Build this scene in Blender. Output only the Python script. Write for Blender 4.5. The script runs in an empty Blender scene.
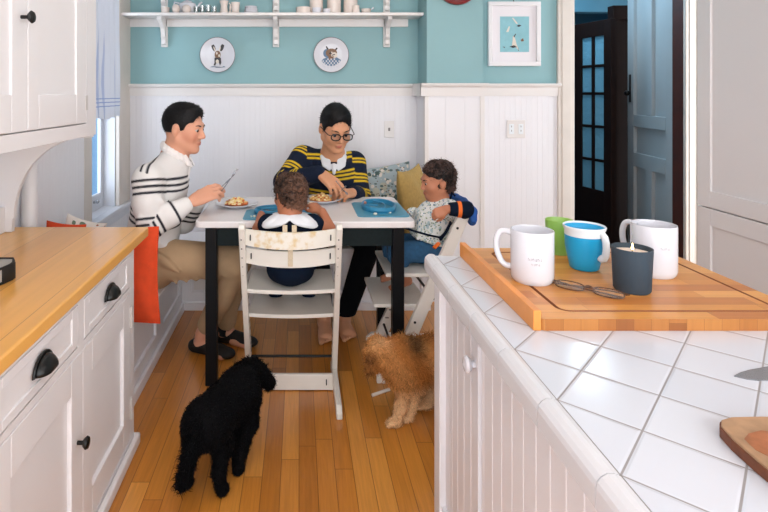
import bpy, bmesh, math, random
import numpy as np
from mathutils import Vector, Matrix
random.seed(7)
rng = np.random.default_rng(11)
SC = bpy.context.scene
COL = SC.collection
PI = math.pi
F0, HX, HY, EYE = 550.0, 299.0, 93.0, 1.42

def P(px, py, y):
    """point of the place seen at a photo pixel, at depth y"""
    return np.array([(px - HX) * y / F0, y, EYE - (py - HY) * y / F0])

def lin(c):
    r = []
    for v in c[:3]:
        v = v / 255.0
        r.append(v / 12.92 if v <= .04045 else ((v + .055) / 1.055) ** 2.4)
    return (r[0], r[1], r[2], 1.0)

# ------------------------------------------------------------------ materials
def new_mat(name):
    m = bpy.data.materials.new(name); m.use_nodes = True
    nt = m.node_tree
    return m, nt, nt.nodes['Principled BSDF']

def N(nt, kind, **kw):
    n = nt.nodes.new(kind)
    for k, v in kw.items():
        if k.startswith('i_'):
            key = k[2:]
            key = int(key) if key.isdigit() else key.replace('_', ' ')
            n.inputs[key].default_value = v
        else:
            setattr(n, k, v)
    return n

def L(nt, a, b): nt.links.new(a, b)

def plain(name, rgb, rough=.5, spec=.5, metal=0, noise=0, nscale=30, bump=0, bscale=200, coat=0, sheen=0):
    m, nt, b = new_mat(name)
    b.inputs['Base Color'].default_value = lin(rgb)
    b.inputs['Roughness'].default_value = rough
    b.inputs['Specular IOR Level'].default_value = spec
    b.inputs['Metallic'].default_value = metal
    if coat: b.inputs['Coat Weight'].default_value = coat
    if sheen: b.inputs['Sheen Weight'].default_value = sheen
    tc = N(nt, 'ShaderNodeTexCoord')
    if noise:
        nz = N(nt, 'ShaderNodeTexNoise', i_Scale=nscale, i_Detail=4.0)
        L(nt, tc.outputs['Object'], nz.inputs['Vector'])
        mx = N(nt, 'ShaderNodeMix', data_type='RGBA')
        mx.inputs['A'].default_value = lin([c * (1 - noise) for c in rgb])
        mx.inputs['B'].default_value = lin([min(255, c * (1 + noise)) for c in rgb])
        L(nt, nz.outputs['Fac'], mx.inputs['Factor']); L(nt, mx.outputs['Result'], b.inputs['Base Color'])
    if bump:
        nz = N(nt, 'ShaderNodeTexNoise', i_Scale=bscale, i_Detail=3.0)
        L(nt, tc.outputs['Object'], nz.inputs['Vector'])
        bp = N(nt, 'ShaderNodeBump', i_Strength=bump, i_Distance=.002)
        L(nt, nz.outputs['Fac'], bp.inputs['Height']); L(nt, bp.outputs['Normal'], b.inputs['Normal'])
    return m

def vcol(name, rough=.6, spec=.4, sss=0, sheen=0, bump=0, bscale=300):
    m, nt, b = new_mat(name)
    a = N(nt, 'ShaderNodeAttribute', attribute_name='Col')
    L(nt, a.outputs['Color'], b.inputs['Base Color'])
    b.inputs['Roughness'].default_value = rough
    b.inputs['Specular IOR Level'].default_value = spec
    if sss:
        b.inputs['Subsurface Weight'].default_value = sss
        b.inputs['Subsurface Radius'].default_value = (.012, .004, .002)
        b.inputs['Subsurface Scale'].default_value = .6
    if sheen: b.inputs['Sheen Weight'].default_value = sheen
    if bump:
        tc = N(nt, 'ShaderNodeTexCoord')
        nz = N(nt, 'ShaderNodeTexNoise', i_Scale=bscale, i_Detail=3.0)
        L(nt, tc.outputs['Object'], nz.inputs['Vector'])
        bp = N(nt, 'ShaderNodeBump', i_Strength=bump, i_Distance=.003)
        L(nt, nz.outputs['Fac'], bp.inputs['Height']); L(nt, bp.outputs['Normal'], b.inputs['Normal'])
    return m

def math_n(nt, op, a, b=None, c=None):
    n = N(nt, 'ShaderNodeMath', operation=op)
    for i, v in enumerate((a, b, c)):
        if v is None: continue
        if isinstance(v, (int, float)): n.inputs[i].default_value = v
        else: L(nt, v, n.inputs[i])
    return n.outputs[0]

def mixc(nt, fac, a, b):
    n = N(nt, 'ShaderNodeMix', data_type='RGBA')
    if isinstance(fac, (int, float)): n.inputs['Factor'].default_value = fac
    else: L(nt, fac, n.inputs['Factor'])
    for key, v in (('A', a), ('B', b)):
        if isinstance(v, tuple): n.inputs[key].default_value = v
        else: L(nt, v, n.inputs[key])
    return n.outputs['Result']

def sep(nt, world=False):
    tc = N(nt, 'ShaderNodeTexCoord')
    s = N(nt, 'ShaderNodeSeparateXYZ')
    if world:
        g = N(nt, 'ShaderNodeNewGeometry'); L(nt, g.outputs['Position'], s.inputs[0])
    else: L(nt, tc.outputs['Object'], s.inputs[0])
    return s.outputs

def comb(nt, x, y, z):
    c = N(nt, 'ShaderNodeCombineXYZ')
    for i, v in enumerate((x, y, z)):
        if isinstance(v, (int, float)): c.inputs[i].default_value = v
        else: L(nt, v, c.inputs[i])
    return c.outputs[0]

def planks(name, cols, width, length, along='Y', across='X', rough=.3, seam=.0012, seamcol=(60, 30, 12), grain=.35, gs=1.0, seamk=.7, world=True, coat=0):
    """wooden boards: random tone per board, grain along the board, thin seams"""
    m, nt, b = new_mat(name)
    o = sep(nt, world); ax = {'X': 0, 'Y': 1, 'Z': 2}
    u = o[ax[across]]; v = o[ax[along]]
    us = math_n(nt, 'DIVIDE', u, width)
    idx = math_n(nt, 'FLOOR', us)
    wn = N(nt, 'ShaderNodeTexWhiteNoise', noise_dimensions='1D'); L(nt, idx, wn.inputs['W'])
    vs = math_n(nt, 'ADD', math_n(nt, 'DIVIDE', v, length), math_n(nt, 'MULTIPLY', wn.outputs['Value'], 7.0))
    jdx = math_n(nt, 'FLOOR', vs)
    wn2 = N(nt, 'ShaderNodeTexWhiteNoise', noise_dimensions='2D'); L(nt, comb(nt, idx, jdx, 0.0), wn2.inputs['Vector'])
    rp = N(nt, 'ShaderNodeValToRGB')
    L(nt, wn2.outputs['Value'], rp.inputs['Fac'])
    el = rp.color_ramp.elements
    while len(el) < len(cols): el.new(.5)
    for i, c in enumerate(cols): el[i].position = i / (len(cols) - 1); el[i].color = lin(c)
    gr = N(nt, 'ShaderNodeTexNoise', i_Scale=1.0, i_Detail=5.0, i_Roughness=.6, i_Distortion=.6)
    L(nt, comb(nt, math_n(nt, 'MULTIPLY', u, 90 * gs), math_n(nt, 'MULTIPLY', v, 4.5 * gs), math_n(nt, 'MULTIPLY', wn2.outputs['Value'], 40.0)), gr.inputs['Vector'])
    g = math_n(nt, 'MULTIPLY', math_n(nt, 'SUBTRACT', gr.outputs['Fac'], .5), grain * 2.2)
    hsv = N(nt, 'ShaderNodeHueSaturation'); L(nt, rp.outputs['Color'], hsv.inputs['Color'])
    L(nt, math_n(nt, 'ADD', 1.0, g), hsv.inputs['Value'])
    fu = math_n(nt, 'FRACT', us); fv = math_n(nt, 'FRACT', vs)
    du = math_n(nt, 'MULTIPLY', math_n(nt, 'MINIMUM', fu, math_n(nt, 'SUBTRACT', 1.0, fu)), width)
    dv = math_n(nt, 'MULTIPLY', math_n(nt, 'MINIMUM', fv, math_n(nt, 'SUBTRACT', 1.0, fv)), length)
    d = math_n(nt, 'MINIMUM', du, dv)
    s = math_n(nt, 'MULTIPLY', math_n(nt, 'LESS_THAN', d, seam), seamk)
    L(nt, mixc(nt, s, hsv.outputs['Color'], lin(seamcol)), b.inputs['Base Color'])
    b.inputs['Roughness'].default_value = rough
    if coat: b.inputs['Coat Weight'].default_value = coat; b.inputs['Coat Roughness'].default_value = .15
    bp = N(nt, 'ShaderNodeBump', i_Strength=.15, i_Distance=.002)
    L(nt, math_n(nt, 'ADD', gr.outputs['Fac'], math_n(nt, 'MULTIPLY', s, -2.0)), bp.inputs['Height']); L(nt, bp.outputs['Normal'], b.inputs['Normal'])
    return m

M = {}
M['white'] = plain('white_paint', (226, 224, 226), .38, noise=.015, nscale=3)
M['bead'] = plain('beadboard_paint', (228, 227, 231), .4, noise=.015, nscale=3)
M['cab'] = plain('cabinet_paint', (226, 223, 224), .35, noise=.015, nscale=2)
M['trimw'] = plain('trim_paint', (226, 222, 220), .4)
M['cream'] = plain('cream_paint', (210, 202, 194), .45, noise=.04, nscale=8)
M['teal'] = plain('teal_wall_paint', (136, 175, 180), .6, noise=.03, nscale=2, bump=.05, bscale=60)
M['ceil'] = plain('ceiling_paint', (235, 235, 235), .8)
M['dark_metal'] = plain('oil_rubbed_bronze', (30, 31, 31), .32, metal=.6)
M['hinge'] = plain('painted_hinge', (205, 200, 196), .3, metal=.2)
M['floor'] = planks('oak_strip_floor', [(172, 106, 36), (200, 132, 52), (188, 118, 42), (212, 146, 66), (180, 112, 40)], .068, 1.15, rough=.3, grain=.3, coat=.25)
M['counter'] = planks('maple_counter', [(228, 166, 84), (236, 178, 94), (220, 158, 78)], .175, 4.0, rough=.28, grain=.14, seam=.0011, seamcol=(150, 95, 45), gs=.35, coat=.3)
M['block'] = planks('butcher_block', [(192, 122, 54), (216, 150, 76), (202, 134, 62), (224, 162, 88), (184, 112, 50)], .046, .42, along='X', across='Y', rough=.36, grain=.2, seam=.0004, seamcol=(140, 85, 45), gs=.6)
M['blockend'] = planks('butcher_block_edge', [(146, 86, 38), (186, 124, 62), (166, 102, 46)], .04, .5, along='Z', across='X', rough=.4, grain=.2, seam=.0003, gs=.5)
M['cleat'] = plain('maple_cleat', (222, 144, 68), .38, noise=.1, nscale=14)
M['hallfloor'] = plain('hall_floor', (26, 18, 16), .4)
M['darkwood'] = plain('dark_stained_wood', (28, 14, 10), .5, spec=.12, noise=.25, nscale=10)
M['brownwood'] = plain('red_brown_jamb', (70, 30, 18), .5, noise=.2, nscale=12)
M['hallblue'] = plain('hall_blue_paint', (84, 136, 158), .7)
M['bluedoor'] = plain('grey_blue_door_paint', (170, 178, 182), .35, noise=.03, nscale=4)
M['blackpaint'] = plain('black_table_paint', (12, 13, 16), .45, spec=.15, noise=.3, nscale=40)
M['aprong'] = plain('dark_green_black_paint', (16, 28, 30), .5, spec=.15, noise=.3, nscale=60)
M['tabletop'] = plain('white_table_paint', (228, 224, 224), .25, noise=.03, nscale=6)
M['ceramic'] = plain('white_ceramic', (212, 213, 220), .15, spec=.5)
M['crock'] = plain('cream_ceramic', (222, 210, 202), .22, noise=.04, nscale=20)
M['glassw'] = None
M['orange'] = plain('orange_canvas', (214, 70, 26), .85, noise=.08, nscale=30, bump=.3, bscale=500)
M['mustard'] = plain('mustard_velvet', (176, 146, 84), .9, noise=.12, nscale=60, bump=.3, bscale=300)
M['chairwood'] = plain('white_painted_beech', (224, 220, 212), .4, noise=.03, nscale=10)
M['navy'] = plain('navy_cloth', (14, 25, 42), .9, spec=.1, noise=.1, nscale=80)
M['bluecloth'] = plain('bright_blue_cloth', (30, 84, 160), .8)
M['orangecloth'] = plain('orange_strap', (232, 110, 30), .7)
M['black'] = plain('black_matte', (11, 11, 12), .6)
M['silicone'] = plain('blue_silicone', (66, 142, 170), .45)
M['silicone2'] = plain('blue_silicone_ring', (42, 128, 166), .4)
M['steel'] = plain('brushed_steel', (170, 172, 176), .25, metal=.9)
M['bluecup'] = plain('blue_sleeve', (20, 156, 206), .4)
M['whiteplastic'] = plain('white_plastic', (226, 232, 236), .3)
M['slate'] = plain('slate_tumbler', (46, 62, 75), .7, bump=.4, bscale=500)
M['wax'] = plain('candle_wax', (238, 222, 208), .4)
M['tort'] = plain('tortoiseshell', (70, 46, 30), .25, noise=.5, nscale=60)
M['olive'] = plain('olive_wood', (158, 124, 92), .5, noise=.3, nscale=26)
M['groove'] = plain('shaded_groove_wood', (132, 74, 36), .6)  # wood darkened in the recess, shade put into the colour so the groove shows
M['bark'] = plain('olive_wood_edge', (104, 58, 34), .6, noise=.4, nscale=40)
M['beige'] = plain('beige_webbing', (206, 190, 164), .85, noise=.15, nscale=200)
M['whitecloth'] = plain('white_cotton', (226, 228, 232), .85)
M['khaki'] = plain('khaki_twill', (174, 145, 112), .85, noise=.06, nscale=14, bump=.5, bscale=40)
M['blackcloth'] = plain('black_trouser_cloth', (11, 12, 16), .9, spec=.1)
M['denim'] = plain('blue_denim', (42, 86, 122), .9, noise=.18, nscale=60, bump=.3, bscale=60)
M['shoe'] = plain('black_shoe', (12, 12, 13), .6)
M['red'] = plain('dark_red_glaze', (120, 34, 34), .3)
M['switch'] = plain('switch_plate_plastic', (222, 218, 216), .3)
M['switchd'] = plain('switch_slot', (120, 116, 114), .5)
M['eyew'] = plain('eye_white', (188, 178, 172), .25)
M['iris'] = plain('brown_iris', (34, 20, 14), .15)
M['brow'] = plain('black_brow', (34, 26, 24), .8)
M['hairblack'] = plain('black_hair', (12, 11, 13), .6, spec=.25, noise=.3, nscale=150, bump=.5, bscale=200)
M['haircurl'] = vcol('curly_brown_hair', .6)
M['skin'] = vcol('skin', .5, .35, sss=.08)
M['knit'] = vcol('striped_knit', .85, .2, bump=.3, bscale=120)
M['fur'] = vcol('fur', .8, .06)
M['food'] = vcol('food', .5, .4)
M['grey'] = plain('grey_print', (128, 128, 136), .5)
M['paper'] = plain('white_mat_board', (226, 222, 226), .6)
M['artblue'] = plain('aqua_art_paper', (134, 184, 194), .7, noise=.08, nscale=20)
M['ink'] = plain('dark_ink', (60, 58, 62), .6)
M['inkb'] = plain('brown_ink', (120, 92, 72), .6, noise=.3, nscale=120)
M['inkw'] = plain('pale_ink', (215, 205, 192), .6)
M['inkblue'] = plain('slate_blue_ink', (96, 122, 150), .6)
M['sash'] = plain('window_paint', (214, 217, 224), .35)
M['silver'] = plain('silver_plastic', (172, 172, 168), .35, metal=.3)
M['plum'] = plain('floral_base', (160, 180, 186), .9)

def glassmat(name, tint=(1, 1, 1, 1), gl=.12, tr=.95):
    m = bpy.data.materials.new(name); m.use_nodes = True; nt = m.node_tree; nt.nodes.clear()
    o = N(nt, 'ShaderNodeOutputMaterial'); t = N(nt, 'ShaderNodeBsdfTransparent'); t.inputs[0].default_value = tint
    g = N(nt, 'ShaderNodeBsdfGlossy'); g.inputs['Roughness'].default_value = .05
    x = N(nt, 'ShaderNodeMixShader'); x.inputs[0].default_value = gl
    L(nt, t.outputs[0], x.inputs[1]); L(nt, g.outputs[0], x.inputs[2]); L(nt, x.outputs[0], o.inputs[0])
    return m
M['glass'] = glassmat('clear_pane', (.9, .95, 1, 1), .08)
M['glassw'] = glassmat('clear_glassware', (.86, .9, .9, 1), .25)
M['lens'] = glassmat('spectacle_lens', (.97, .98, .99, 1), .05)

def green_cup():
    m, nt, b = new_mat('lime_plastic')
    b.inputs['Base Color'].default_value = lin((190, 240, 130)); b.inputs['Roughness'].default_value = .3
    b.inputs['Transmission Weight'].default_value = .6; b.inputs['Subsurface Weight'].default_value = .2
    b.inputs['Subsurface Radius'].default_value = (.03, .03, .03)
    return m
M['lime'] = green_cup()

def tile_mat():
    m, nt, b = new_mat('white_diagonal_tile')
    o = sep(nt, True)
    ox, oy = .4547, .777
    ax, ay, bx, by = .0945, .1025, .0945, -.0885
    det = ax * by - bx * ay
    x = math_n(nt, 'SUBTRACT', o[0], ox); y = math_n(nt, 'SUBTRACT', o[1], oy)
    u = math_n(nt, 'ADD', math_n(nt, 'MULTIPLY', x, by / det), math_n(nt, 'MULTIPLY', y, -bx / det))
    v = math_n(nt, 'ADD', math_n(nt, 'MULTIPLY', x, -ay / det), math_n(nt, 'MULTIPLY', y, ax / det))
    def dist(w):
        f = math_n(nt, 'FRACT', w); return math_n(nt, 'MINIMUM', f, math_n(nt, 'SUBTRACT', 1.0, f))
    d = math_n(nt, 'MINIMUM', dist(u), dist(v))
    s = N(nt, 'ShaderNodeMapRange', interpolation_type='SMOOTHSTEP'); s.inputs['From Min'].default_value = .009; s.inputs['From Max'].default_value = .016
    L(nt, d, s.inputs['Value'])
    wn = N(nt, 'ShaderNodeTexWhiteNoise', noise_dimensions='2D')
    L(nt, comb(nt, math_n(nt, 'FLOOR', u), math_n(nt, 'FLOOR', v), 0.0), wn.inputs['Vector'])
    tone = mixc(nt, wn.outputs['Value'], lin((206, 210, 219)), lin((212, 215, 223)))
    L(nt, mixc(nt, s.outputs[0], lin((150, 146, 146)), tone), b.inputs['Base Color'])
    h = N(nt, 'ShaderNodeMapRange', interpolation_type='SMOOTHERSTEP'); h.inputs['From Min'].default_value = .008; h.inputs['From Max'].default_value = .05
    L(nt, d, h.inputs['Value'])
    bp = N(nt, 'ShaderNodeBump', i_Strength=.5, i_Distance=.0015)
    L(nt, h.outputs[0], bp.inputs['Height']); L(nt, bp.outputs['Normal'], b.inputs['Normal'])
    r = N(nt, 'ShaderNodeMapRange'); r.inputs['To Min'].default_value = .7; r.inputs['To Max'].default_value = .16
    L(nt, s.outputs[0], r.inputs['Value']); L(nt, r.outputs[0], b.inputs['Roughness'])
    return m
M['tile'] = tile_mat()
M['tileglaze'] = plain('glazed_trim_tile', (216, 216, 220), .18)
M['grout'] = plain('grey_grout', (150, 146, 142), .9)

def floral(name, base, cols, scale, world=False, thr=.34):
    """printed cloth: scattered leaf and petal blots of several colours on a plain ground"""
    m, nt, b = new_mat(name)
    tc = N(nt, 'ShaderNodeTexCoord')
    cur = lin(base)
    for i, (c, sc, th) in enumerate(cols):
        mp = N(nt, 'ShaderNodeMapping'); mp.inputs['Location'].default_value = (i * 3.1, i * 1.7, i * .9)
        mp.inputs['Scale'].default_value = (1.0, 1.0, 1.6 if i % 2 else .7)
        mp.inputs['Rotation'].default_value = (.4 * i, .9 * i, .3)
        L(nt, tc.outputs['Object'], mp.inputs['Vector'])
        nz = N(nt, 'ShaderNodeTexNoise', i_Scale=sc * .6, i_Detail=2.0); L(nt, mp.outputs[0], nz.inputs['Vector'])
        add = N(nt, 'ShaderNodeVectorMath', operation='MULTIPLY_ADD'); L(nt, nz.outputs['Color'], add.inputs[0])
        add.inputs[1].default_value = (.6 / sc,) * 3; L(nt, mp.outputs[0], add.inputs[2])
        vo = N(nt, 'ShaderNodeTexVoronoi', i_Scale=sc); L(nt, add.outputs[0], vo.inputs['Vector'])
        f = math_n(nt, 'LESS_THAN', vo.outputs['Distance'], th)
        cur = mixc(nt, f, cur, lin(c))
    L(nt, cur, b.inputs['Base Color']); b.inputs['Roughness'].default_value = .85
    return m
M['floral'] = floral('blue_floral_linen', (164, 180, 186), [((186, 186, 170), 14, .36), ((92, 112, 110), 20, .33), ((222, 214, 204), 26, .30), ((120, 96, 84), 34, .2), ((70, 92, 88), 17, .22)], 20)
M['floralw'] = floral('white_floral_linen', (226, 220, 212), [((110, 130, 110), 20, .3), ((150, 90, 60), 28, .2)], 20)
M['bib'] = floral('leaf_print_bib', (222, 224, 222), [((168, 190, 196), 46, .34), ((120, 142, 112), 52, .26), ((84, 118, 142), 60, .24), ((196, 200, 168), 56, .22)], 30)

def curtain_mat():
    m, nt, b = new_mat('white_cafe_curtain')
    o = sep(nt, True)
    z = o[2]; y = o[1]
    def band(v, c, w): return math_n(nt, 'LESS_THAN', math_n(nt, 'ABSOLUTE', math_n(nt, 'SUBTRACT', v, c)), w)
    f = band(z, 1.385, .003)
    for c in (1.362, 1.338): f = math_n(nt, 'MAXIMUM', f, band(z, c, .003))
    for c in (3.22, 3.31, 3.42, 3.5): f = math_n(nt, 'MAXIMUM', f, math_n(nt, 'MULTIPLY', band(y, c, .004), .6))
    L(nt, mixc(nt, f, lin((214, 222, 236)), lin((140, 162, 208))), b.inputs['Base Color'])
    b.inputs['Roughness'].default_value = .9
    b.inputs['Transmission Weight'].default_value = .0
    return m
M['curtain'] = curtain_mat()

def stainwood():
    m, nt, b = new_mat('worn_white_backrest')
    tc = N(nt, 'ShaderNodeTexCoord')
    nz = N(nt, 'ShaderNodeTexNoise', i_Scale=26.0, i_Detail=5.0); L(nt, tc.outputs['Object'], nz.inputs['Vector'])
    mp = N(nt, 'ShaderNodeMapRange', interpolation_type='SMOOTHSTEP'); mp.inputs['From Min'].default_value = .45; mp.inputs['From Max'].default_value = .66
    L(nt, nz.outputs['Fac'], mp.inputs['Value'])
    o = sep(nt)
    c = math_n(nt, 'LESS_THAN', math_n(nt, 'ABSOLUTE', o[0]), .16)
    L(nt, mixc(nt, math_n(nt, 'MULTIPLY', mp.outputs[0], c), lin((224, 220, 210)), lin((212, 190, 146))), b.inputs['Base Color'])
    b.inputs['Roughness'].default_value = .45
    return m
M['stained'] = stainwood()

# ------------------------------------------------------------------ mesh building
class MB:
    """collects shapes in place coordinates; build() links them as one mesh object"""
    def __init__(s): s.v = []; s.f = []; s.sm = []
    def add(s, vs, fs, smooth=False):
        o = len(s.v); s.v += [tuple(map(float, p)) for p in vs]
        s.f += [tuple(i + o for i in f) for f in fs]; s.sm += [smooth] * len(fs)
    def bm(s, b, smooth=False):
        b.verts.ensure_lookup_table()
        for i, v in enumerate(b.verts): v.index = i
        s.add([v.co for v in b.verts], [[v.index for v in f.verts] for f in b.faces], smooth); b.free()
    def box(s, lo, hi, bev=0.0, mat=None, seg=2, smooth=False):
        b = bmesh.new(); bmesh.ops.create_cube(b, size=1)
        for v in b.verts: v.co = Vector([(lo[i] + hi[i]) / 2 + v.co[i] * (hi[i] - lo[i]) for i in range(3)])
        if bev > 0:
            bev = min(bev, min(abs(hi[i] - lo[i]) for i in range(3)) * .45)
            bmesh.ops.bevel(b, geom=b.edges[:] , offset=bev, segments=seg, affect='EDGES', profile=.5)
        if mat is not None: bmesh.ops.transform(b, matrix=mat, verts=b.verts)
        s.bm(b, smooth); return s
    def prism(s, pts, axis, a, c, bev=0.0):
        """polygon (2D pts) extruded along axis from a to c; pts are the two remaining axes in order"""
        b = bmesh.new()
        def mk(p, t):
            q = list(p); q.insert(axis, t); return Vector(q)
        v0 = [b.verts.new(mk(p, a)) for p in pts]; f = b.faces.new(v0)
        r = bmesh.ops.extrude_face_region(b, geom=[f])
        d = [0, 0, 0]; d[axis] = c - a
        bmesh.ops.translate(b, vec=Vector(d), verts=[g for g in r['geom'] if isinstance(g, bmesh.types.BMVert)])
        bmesh.ops.recalc_face_normals(b, faces=b.faces)
        if bev > 0: bmesh.ops.bevel(b, geom=[e for e in b.edges if e.calc_face_angle(0) > .5], offset=bev, segments=2, affect='EDGES', profile=.5)
        s.bm(b); return s
    def lathe(s, prof, c=(0, 0, 0), n=40, smooth=True, rot=None):
        """profile of (radius, z) revolved about the z axis at c"""
        vs = []; fs = []
        for r, z in prof:
            for k in range(n):
                a = 2 * PI * k / n; p = Vector((r * math.cos(a), r * math.sin(a), z))
                if rot is not None: p = rot @ p
                vs.append(p + Vector(c))
        m = len(prof)
        for j in range(m - 1):
            for k in range(n): fs.append((j * n + k, j * n + (k + 1) % n, (j + 1) * n + (k + 1) % n, (j + 1) * n + k))
        if prof[0][0] > 1e-5: fs.append(tuple(reversed(range(n))))
        if prof[-1][0] > 1e-5: fs.append(tuple((m - 1) * n + k for k in range(n)))
        s.add(vs, fs, smooth); return s
    def tube(s, pts, rad, n=10, smooth=True, closed=False, flat=None):
        """round (or flattened) bar along a path"""
        pts = [Vector(tuple(map(float, p))) for p in pts]; m = len(pts)
        rr = rad if hasattr(rad, '__len__') else [rad] * m
        vs = []; up = None
        for i, p in enumerate(pts):
            if closed: t = (pts[(i + 1) % m] - pts[i - 1]).normalized()
            else: t = (pts[min(i + 1, m - 1)] - pts[max(i - 1, 0)]).normalized()
            if up is None:
                up = Vector((0, 0, 1)) if abs(t.z) < .9 else Vector((1, 0, 0))
            a = t.cross(up).normalized(); b2 = a.cross(t).normalized(); up = b2
            fl = flat if flat else 1
            for k in range(n):
                w = 2 * PI * k / n
                vs.append(p + a * math.cos(w) * rr[i] + b2 * math.sin(w) * rr[i] * fl)
        fs = []
        for i in range(m if closed else m - 1):
            j = (i + 1) % m
            for k in range(n): fs.append((i * n + k, i * n + (k + 1) % n, j * n + (k + 1) % n, j * n + k))
        if not closed: fs += [tuple(reversed(range(n))), tuple((m - 1) * n + k for k in range(n))]
        s.add(vs, fs, smooth); return s
    def ball(s, c, r, n=16, R=None):
        r = r if hasattr(r, '__len__') else (r, r, r)
        b = bmesh.new(); bmesh.ops.create_uvsphere(b, u_segments=n, v_segments=max(6, n * 2 // 3), radius=1)
        for v in b.verts:
            p = Vector((v.co.x * r[0], v.co.y * r[1], v.co.z * r[2]))
            if R is not None: p = R @ p
            v.co = p + Vector(tuple(map(float, c)))
        s.bm(b, True); return s
    def build(s, name, mat, parent=None):
        off = Vector((0, 0, 0)); q = parent
        while q is not None: off += q.location; q = q.parent
        me = bpy.data.meshes.new(name); vs = s.v
        loc = Vector((0, 0, 0))
        if parent is None:
            a = np.array(vs); lo = a.min(0); hi = a.max(0)
            loc = Vector(((lo[0] + hi[0]) / 2, (lo[1] + hi[1]) / 2, lo[2])); off = loc
        me.from_pydata([(p[0] - off.x, p[1] - off.y, p[2] - off.z) for p in vs], [], s.f)
        me.polygons.foreach_set('use_smooth', s.sm)
        b = bmesh.new(); b.from_mesh(me); bmesh.ops.recalc_face_normals(b, faces=b.faces); b.to_mesh(me); b.free()
        me.materials.append(mat)
        o = bpy.data.objects.new(name, me); COL.objects.link(o); o.parent = parent; o.location = loc
        if any(s.sm):
            try: me.set_sharp_from_angle(angle=math.radians(42))
            except Exception: pass
        return o

def tag(o, label=None, cat=None, group=None, kind=None):
    if label: o['label'] = label
    if cat: o['category'] = cat
    if group: o['group'] = group
    if kind: o['kind'] = kind
    return o
def thing(name, label, cat, loc=(0, 0, 0), group=None):
    o = bpy.data.objects.new(name, None); COL.objects.link(o); o.location = loc; o.empty_display_size = .05
    return tag(o, label, cat, group)
def struct(o, label=None):
    o['kind'] = 'structure'
    if label: o['label'] = label
    return o
def sroot(name, loc=(0, 0, 0)):
    o = bpy.data.objects.new(name, None); COL.objects.link(o); o.location = loc; o['kind'] = 'structure'; return o
def dup_tree(o, loc, rz=0, label=None, group=None):
    def rec(a, par):
        c = a.copy(); COL.objects.link(c); c.parent = par
        for ch in [x for x in a.children]: rec(ch, c)
        return c
    r = rec(o, None); r.location = loc; r.rotation_euler = (0, 0, rz)
    if label: r['label'] = label
    if group: r['group'] = group
    return r

def bead(mb, a0, a1, z0, z1, plane, axis, nrm, pitch=.038, depth=.0014, gw=.003):
    """vertical beaded boards: profile across, extruded up. axis 0: runs along x on plane y; axis 1: along y on plane x"""
    prof = []
    a = a0
    while a < a1 - 1e-6:
        e = min(a + pitch, a1)
        prof += [(a, 0), (max(a, e - gw), 0), (max(a, e - gw * .5), -depth)]
        a = e
    prof.append((a1, 0))
    vs = []
    for z in (z0, z1):
        for (t, d) in prof:
            q = plane + nrm * d
            vs.append((t, q, z) if axis == 0 else (q, t, z))
    n = len(prof)
    fs = [(i, i + 1, n + i + 1, n + i) for i in range(n - 1)]
    # back face so the boarding has thickness
    o = len(vs); bk = plane - nrm * .015
    for z in (z0, z1):
        for t in (a0, a1): vs.append((t, bk, z) if axis == 0 else (bk, t, z))
    fs += [(o, o + 1, o + 3, o + 2), (0, o, o + 2, n), (n - 1, o + 1, o + 3, 2 * n - 1)]
    mb.add(vs, fs)
    return mb
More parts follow.
